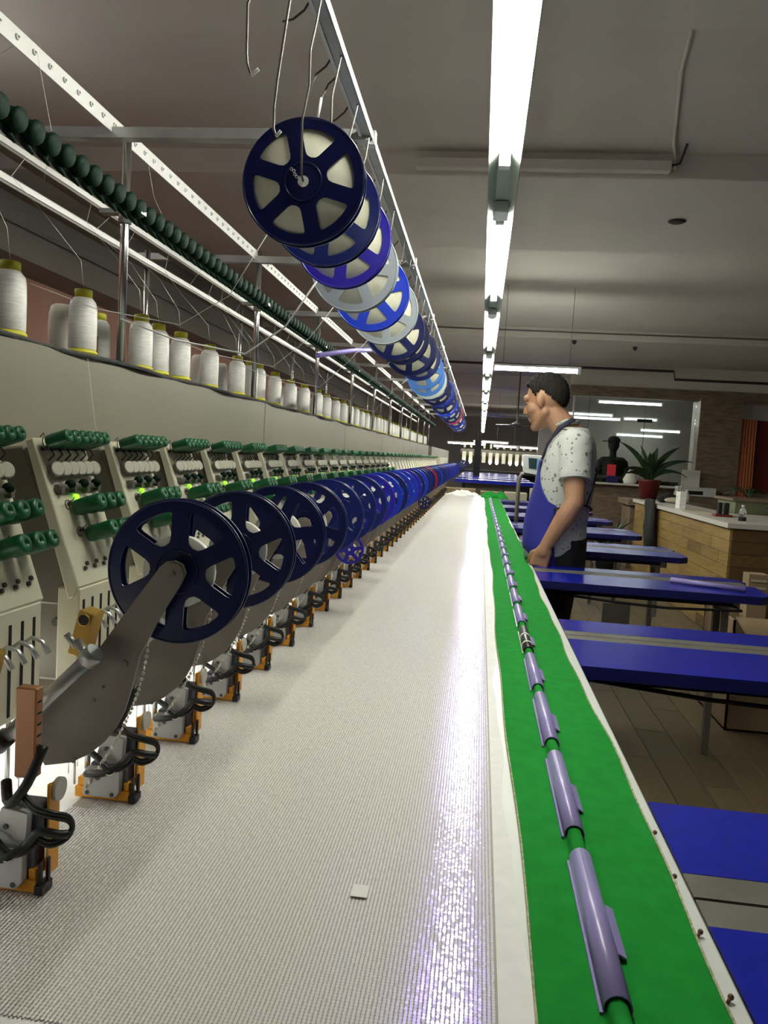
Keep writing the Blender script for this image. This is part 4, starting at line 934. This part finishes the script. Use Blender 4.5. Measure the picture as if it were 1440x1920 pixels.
lay('water_bottle', 'clear plastic bottle with dark base on the counter', 'bottle', (2.10, 6.5, .912), [('bottle_body', MB().lathe([(.028, .03), (.030, .05), (.030, .07), (.018, .10), (.011, .112)], n=16), M['bottle']), ('label_band', MB().lathe([(.028, 0), (.0305, .004), (.0305, .03), (.027, .031)], n=16), M['dark']), ('cap', MB().lathe([(.012, .112), (.012, .126), (.004, .127)], n=12), M['white_pl'])])
lay('dark_bowl', 'dark bowl of tangled stuff at the right end of the counter', 'bowl', (2.52, 6.75, .912), [('bowl_body', MB().lathe([(.06, 0), (.12, .05), (.16, .10), (.15, .10), (.1, .05), (.01, .02)], n=20), M['dark']), ('contents', MB().ell((.02, 0, .09), (.12, .12, .035), nu=12, nv=6), M['leaf'])])
lay('paper_sheet', 'loose yellowish papers on the counter top', 'papers', (2.03, 7.3, .913), [('sheet', MB().box((0, 0, .002), (.18, .5, .003), rot=Matrix.Rotation(.2, 3, 'Z')), M['card_pale']), ('sheet', MB().box((.1, -.2, .005), (.2, .15, .003)), M['card_pale'])])
b = MB()
for i in range(14):
    a = i*2.4; b.ell((.10*math.cos(a)*(i/14), .12*math.sin(a)*(i/14), .03+.05*(1-i/14)), (.06, .05, .04), nu=8, nv=6)
lay('clutter_pile', 'dark pile of small odds and ends at the far end of the counter', 'pile', (2.15, 9.2, .912), [('odds', b, M['dark']), ('bag', MB().ell((.05, -.12, .035), (.12, .08, .035), nu=12, nv=8), M['card_pale'])])
# ---------------------------------------------------------------- printer, plant, reception desk, boxes
lay('printer', 'white printer with a sheet standing in it beyond the counter', 'printer', (2.95, 11.2, .95), [('housing', MB().bb(-.22, .25, -.15, .15, 0, .12), M['white_pl']), ('opening', MB().bb(-.12, .08, -.156, -.148, .02, .07), M['slot']), ('paper_tray', MB().box((-.05, .03, .23), (.24, .02, .24)), M['paper']), ('stand', MB().bb(-.25, .28, -.18, .18, -.95, -.005), M['brown_tile'])])
for k, x in enumerate((2.56, 2.68)): lay('white_bottle', ['taller white bottle left of the printer', 'shorter white bottle beside the printer'][k], 'bottle', (x, 10.5, .88), [('bottle_body', MB().lathe([(.045, 0), (.045, .12-.03*k), (.02, .16-.03*k), (.02, .2-.04*k), (.005, .2-.04*k)], n=12), M['white_pl'])])
tag(obj('side_desk', MB().bb(1.9, 2.9, 10.2, 10.95, .81, .88).bb(1.95, 2.85, 10.3, 10.9, 0, .81).mesh('side_desk', M['brown_tile'])), 'brown side desk carrying the potted plant', 'desk')
pt = thing('potted_plant', 'large potted plant with long dark sword leaves in a red pot', 'plant', (2.20, 10.5, .88))
obj('pot', MB().lathe([(.10, 0), (.14, .24), (.15, .26), (.14, .265), (.12, .24), (.01, .23)], n=20).mesh('pot', M['pot']), pt)
for k, (ang, lean, L) in enumerate([(175, .55, .66), (160, .25, .50), (200, .95, .42), (100, .15, .40), (60, .30, .50), (20, .55, .62), (0, .85, .60), (-20, 1.1, .48), (240, .7, .46), (300, .6, .46), (185, 1.15, .4), (270, .3, .42)]):
    a = math.radians(ang); dv = Vector((math.cos(a), math.sin(a)*.6, 0)); sd = Vector((-math.sin(a), math.cos(a), 0)); vs = []
    for i in range(9):
        q = i/8; th_ = lean*(.35+.9*q); c = dv*(L*q*math.sin(th_)) + Zv*(.23 + L*q*math.cos(th_)); w = .052*math.sin(PI*min(1, .12+q*.88))**.8
        side = sd if abs(math.cos(a)) < .7 else Vector((0, 0, 1)).cross(dv).normalized()*.6 + Vector((0, 0, .5)) - dv*.4
        vs += [c - side*w, c + Zv*-.008, c + side*w]
    obj('leaf', MB().add(vs, [(i*3+j, i*3+j+1, (i+1)*3+j+1, (i+1)*3+j) for i in range(8) for j in range(2)], 0, True).mesh('leaf', M['leaf']), pt)
rd = thing('reception_desk', 'olive green raised desk front behind the pine counter', 'desk', (3.2, 7.9, 0))
obj('desk_front', MB().bb(-.80, 1.6, -.25, .3, 0, 1.03).mesh('desk_front', M['desk_green']), rd); obj('desk_top', MB().bb(-.83, 1.65, -.27, .35, 1.03, 1.055).mesh('desk_top', M['brown_tile']), rd)
b = MB()
for k in range(10): b.tube([(0, 0, 0), (.1*math.cos(k*1.3), .05, .08+.02*math.sin(k)), (.26*math.cos(k*1.3), .03, .05+.04*math.sin(k*2))], [.006, .025, .003], n=5, flat=.3)
lay('low_plant', 'low dark trailing plant on the reception desk', 'plant', (2.62, 8.0, 1.055), [('foliage', b, M['leaf'])])
b = MB()
for k in range(16): b.tube([(0, 0, .1), (.12*math.cos(k*.9), .1*math.sin(k*.9), .4+.1*math.sin(k*2)), (.30*math.cos(k*.9), .25*math.sin(k*.9), .45+.22*math.sin(k*3))], [.012, .05, .004], n=5, flat=.3)
lay('floor_plant', 'dark leafy plant on the floor behind the blue tables', 'plant', (1.62, 9.9, 0), [('foliage', b, M['leaf']), ('pot', MB().lathe([(.1, 0), (.15, .22), (.13, .22), (.01, .2)], n=16), M['dark'])])
bx = thing('cardboard_box', 'open brown cardboard box at the right edge of the view', 'box', (1.66, 4.25, 0))
obj('box_body', MB().bb(-.36, .36, -.25, -.24, .0, .56).bb(-.36, .36, .24, .25, 0, .56).bb(-.36, -.35, -.25, .25, 0, .56).bb(.35, .36, -.25, .25, 0, .56).bb(-.36, .36, -.25, .25, 0, .01).mesh('box_body', M['card']), bx)
for s in (-1, 1): obj('flap', MB().box((0, s*.33, .545), (.70, .19, .006), rot=Matrix.Rotation(-s*.3, 3, 'X')).mesh('flap', M['card']), bx)
lay('foam_block', 'pale ribbed foam block standing in the cardboard box', 'foam', (1.52, 4.4, .012), [('block', MB().bb(-.05, .05, -.05, .05, 0, .74), M['card'])] + [('rib', MB().bb(-.04, .04, -.056, -.05, z_, z_+.012), M['card_pale']) for z_ in (.58, .62, .66, .70)])
lay('panel_stack', 'small dark pair of leaning panels on the floor behind the second blue table', 'panels', (.98, 5.40, 0), [('panel', MB().bb(-.09, .09, -.03, .0, .03, .36), M['leg']), ('panel', MB().bb(-.08, .10, .02, .05, .03, .32), M['leg']), ('foot', MB().bb(-.12, .13, -.08, .1, 0, .03), M['leg'])])

# ---------------------------------------------------------------- glazed office
struct('wall_office', MB().bb(1.25, 5.5, 11.5, 11.6, 0, 1.03), M['brown_tile'])
struct('trim_7', MB().bb(1.22, 5.5, 11.45, 11.65, 2.27, 2.42), M['brown_tile'])
struct('trim_8', MB().bb(1.2, 5.5, 11.5, 11.6, 2.42, CZ), M['beam_paint'])
struct('trim_9', MB().bb(1.25, 2.95, 11.33, 11.63, 1.03, 1.055), M['counter_white'])
struct('wall_column', MB().bb(2.98, 3.55, 11.35, 11.75, 0, 2.3), M['brown_tile'])
struct('wall_column_right', MB().bb(4.1, 5.5, 11.4, 11.7, 0, 2.3), M['brown_tile'])
w = struct('window_1', MB().bb(1.27, 1.29, 11.52, 11.58, 1.05, 2.28), M['galv'])
pan = MB().bb(1.29, 1.498, 11.545, 11.555, 1.055, 2.27).mesh('pane', M['glass']); obj('pane', pan, w)
obj('pane', MB().bb(1.502, 2.28, 11.545, 11.555, 1.055, 2.27).mesh('pane', M['glass']), w); obj('pane', MB().bb(2.284, 2.975, 11.545, 11.555, 1.055, 2.27).mesh('pane', M['glass']), w)
obj('patch_fitting', MB().bb(2.18, 2.39, 11.53, 11.57, 1.94, 1.985).mesh('patch_fitting', M['black']), w); obj('mullion', MB().bb(2.279, 2.285, 11.54, 11.56, 1.055, 2.0).mesh('mullion', M['black']), w)
obj('mullion', MB().bb(1.497, 1.503, 11.54, 11.56, 1.055, 2.27).mesh('mullion', M['black']), w)
struct('door_1', MB().bb(3.83, 4.1, 11.6, 11.66, 0, 2.05), M['darkred'])
b = MB(); vs = []; n = 24
for i in range(n+1):
    x = 3.57+.22*i/n; y = 11.42+.018*math.sin(i*1.5); vs += [(x, y, .02), (x-.03, y, 2.05)]
b.add(vs, [(2*i, 2*i+2, 2*i+3, 2*i+1) for i in range(n)], 0, True)
o = tag(obj('curtain', b.mesh('curtain', M['curtain'])), 'orange pleated curtain beside the dark red doorway', 'curtain'); o.modifiers.new('t', 'SOLIDIFY').thickness = .006
tag(obj('door_post', MB().bb(4.08, 4.2, 11.34, 11.4, 0, 2.1).mesh('door_post', M['counter_white'])), 'pale post at the right edge of the doorway', 'post')
struct('wall_office_back', MB().bb(1.2, 5.5, 17, 17.1, 0, CZ), M['grey_wall'])
for k, (x, y, z, L) in enumerate([(2.25, 12.6, 2.28, .95), (2.0, 15.5, 2.26, .9), (3.0, 15.6, 2.22, .6), (2.0, 14.3, 2.12, .8), (3.3, 15.2, 2.0, .7), (3.2, 16.6, 1.95, .9)]):
    tube_light(x, y, z, L, 'x', f'tube lamp inside the glazed office, {nth(k+1)} from the glass', 'tubes inside the office', 'office_tube')
lay('office_desk', 'dark desk seen through the office glass', 'desk', (2.2, 12.6, 0), [('desk_top', MB().bb(-.8, .8, -.3, .3, 1.05, 1.10), M['dark']), ('desk_side', MB().bb(-.78, .78, -.2, .2, 0, 1.05), M['dark'])])
lay('red_card', 'small red card standing on the office ledge', 'card', (1.86, 11.44, 1.055), [('face', MB().bb(-.06, .06, -.004, .004, .10, .26), M['red']), ('holder', MB().bb(-.055, .10, -.02, .02, -.0, .10), M['blue_edge'])])
lay('white_bag', 'crumpled white bag on the office ledge beside the plant', 'bag', (2.13, 11.43, 1.055), [('bag_body', MB().loft([[(r_*math.cos(a)*(1+.15*math.sin(a*3)), .5*r_*math.sin(a), z_) for a in [2*PI*i/14 for i in range(14)]] for r_, z_ in ((.08, 0), (.10, .06), (.06, .14), (.03, .19))]), M['paper'])])
for k, x in enumerate((1.53, 1.563, 1.595)): lay('book', ['left pale book on the office ledge', 'middle pale book on the office ledge', 'right pale book on the office ledge'][k], 'book', (x, 11.43, 1.055), [('cover', MB().bb(-.012, .012, -.05, .05, 0, .14-.01*(k == 1)), M['card_pale']), ('page_block', MB().bb(-.010, .010, -.051, -.049, .004, .125), M['paper'])])
seat = thing('person', 'dark seated figure with a cap behind the office glass', 'person', (1.98, 12.15, 0))
b = MB(); b.ell((0, 0, 1.62), (.085, .10, .115)); b.cap((0, 0, 1.42), (0, 0, 1.55), .05); b.cap((-.13, 0, 1.36), (.13, 0, 1.36), .075); b.loft([[(.17*math.cos(a)*s_, .11*math.sin(a), z_) for a in [2*PI*i/20 for i in range(20)]] for z_, s_ in ((.95, .95), (1.1, .95), (1.3, 1.05), (1.4, .8))])
for s_ in (-1, 1): b.cap((s_*.18, 0, 1.35), (s_*.23, -.05, 1.12), .05, .042); b.cap((s_*.23, -.05, 1.12), (s_*.1, -.2, 1.12), .04, .03)
for s_ in (-1, 1): b.cap((s_*.09, 0, .95), (s_*.09, -.02, .5), .09, .065); b.cap((s_*.09, -.02, .5), (s_*.09, .02, .05), .06, .045)
obj('body', remesh(b, .012, 4, M['dark'], 'body'), seat)
obj('cap', MB().ell((0, 0, 1.68), (.095, .11, .07), nu=16, nv=8).box((-.10, -.03, 1.665), (.14, .12, .012)).mesh('cap', M['dark']), seat)

# ---------------------------------------------------------------- far end of the hall
for k in range(6):
    y = 11.6+k*1.15
    t = thing('far_table', f'glossy blue table at the far end of the hall, {nth(k+1)} one back', 'table', (.2, y, 0), 'far blue tables')
    obj('top_slab', MB().bb(-.55, .60, -.3, .3, .93, .98).mesh('top_slab', M['blue_table']), t); obj('leg', MB().bb(-.4, .4, -.05, .05, 0, .93).mesh('leg', M['leg']), t)
fm = thing('far_machine', 'distant row of sewing heads at the end of the hall', 'machine', (.5, 19.2, 0))
obj('beam', MB().bb(-1, 1.2, .1, .4, 1.36, 1.52).mesh('beam', M['beige']), fm); obj('table', MB().bb(-1, 1.2, -.5, .1, .95, 1.02).mesh('table', M['dark']), fm); obj('stand', MB().bb(-.9, 1.1, -.2, .3, 0, .95).mesh('stand', M['dark']), fm)
for i in range(13):
    h = obj('far_head', MB().bb(-.95+i*.16, -.86+i*.16, -.05, .12, 1.2, 1.45).bb(-.93+i*.16, -.88+i*.16, .1, .13, 1.55, 1.66).mesh('far_head', M['ivory']), fm)
    if i not in (3, 6, 12): obj('head_lamp', MB().ell((-.905+i*.16, -.07, 1.19), (.022, .022, .022), nu=8, nv=6).mesh('head_lamp', M['far_tube']), fm)
cp = thing('control_panel', 'white control panel with a screen on a grey stand beside the man', 'control panel', (.47, 6.98, 0))
obj('housing', MB().prism(round_poly([(-.09, 1.185), (.11, 1.16), (.13, 1.34), (-.105, 1.345)], .02), -.03, .03).mesh('housing', M['white_pl'], bevel=.004), cp)
obj('screen', MB().prism([(-.045, 1.225), (.085, 1.215), (.095, 1.31), (-.055, 1.318)], -.034, -.0305).mesh('screen', M['screen']), cp)
obj('screen_window', MB().prism([(-.045, 1.225), (.02, 1.22), (.022, 1.314), (-.055, 1.318)], -.036, -.0341).mesh('screen_window', M['screen_dk']), cp)
obj('stand', MB().tube([(0, .02, 1.2), (-.10, .02, 1.17), (-.12, .02, 1.12), (-.12, .02, 0)], .018, n=8).mesh('stand', M['leg']), cp)
for k, (x, y, z0, w, h, d, m, lab) in enumerate([(-.25, 11.0, .0, .42, .86, .3, 'card', 'brown carton stack left of the far tables'), (.50, 10.7, .0, .30, .86, .3, 'card_pale', 'pale carton beside the control stand'), (.86, 10.9, 0, .30, .92, .3, 'card_pale', 'taller pale carton behind the man apron'), (.18, 11.0, 0, .3, .84, .25, 'card', 'brown carton right of the green bundle')]):
    t = thing('carton', lab, 'box', (x, y, z0)); obj('carton_body', MB().bb(-w/2, w/2, -d/2, d/2, 0, h).mesh('carton_body', M[m], bevel=.005), t); obj('tape', MB().bb(-w/2-.001, w/2+.001, -.03, .03, h, h+.002).mesh('tape', M['card']), t)
tag(obj('hall_post', MB().bb(-.12, .0, 14.2, 14.4, 0, 1.62).mesh('hall_post', M['dark'])), 'dark upright post at the far end beside the last reels', 'post')
t = thing('second_machine', 'second beige embroidery machine beyond the first one', 'machine', (-.75, 15.2, 0))
obj('reel_bar', MB().cyl((.445, -2.2, 1.17), (.445, -1.3, 1.17), .006, n=8).cyl((.0, -1.5, 1.17), (.445, -1.5, 1.17), .006, n=8).mesh('reel_bar', M['galv']), t)
obj('beam', MB().bb(-.3, .0, -3.2, 3.2, 1.09, 1.43).mesh('beam', M['beige'], bevel=.004), t); obj('base', MB().bb(-.3, -.05, -3.2, 3.2, 0, 1.09).mesh('base', M['beige']), t)
for i in range(12): obj('far_head', MB().bb(.0, .12, -3.1+i*.25, -2.97+i*.25, .98, 1.27).mesh('far_head', M['ivory']), t)
for k in range(3): reel(-.305, 13.1+k*.25, 1.17, 'navy', f'blue reel on the second machine beyond the first, {nth(k+1)} one', 'reels on the second machine', False)
tag(obj('duct', MB().tube([(-.8, 16.0, 2.2), (1.2, 16.0, 2.2)], .06, n=10).mesh('duct', M['galv'])), 'grey duct crossing the dim far end', 'duct')
fn = thing('ceiling_fan', 'dark ceiling fan hanging in the dim distance', 'fan', (.55, 12.9, 1.86))
obj('motor', MB().lathe([(.01, -.03), (.07, -.02), (.08, .03), (.03, .06), (.012, .08), (.012, .95)], n=14).mesh('motor', M['leg']), fn)
for k in range(3):
    a = k*2.094+.3; obj('blade', MB().box((.24*math.cos(a), .24*math.sin(a), 0), (.36, .09, .008), rot=Matrix.Rotation(a, 3, 'Z') @ Matrix.Rotation(.25, 3, 'X')).mesh('blade', M['leg']), fn)
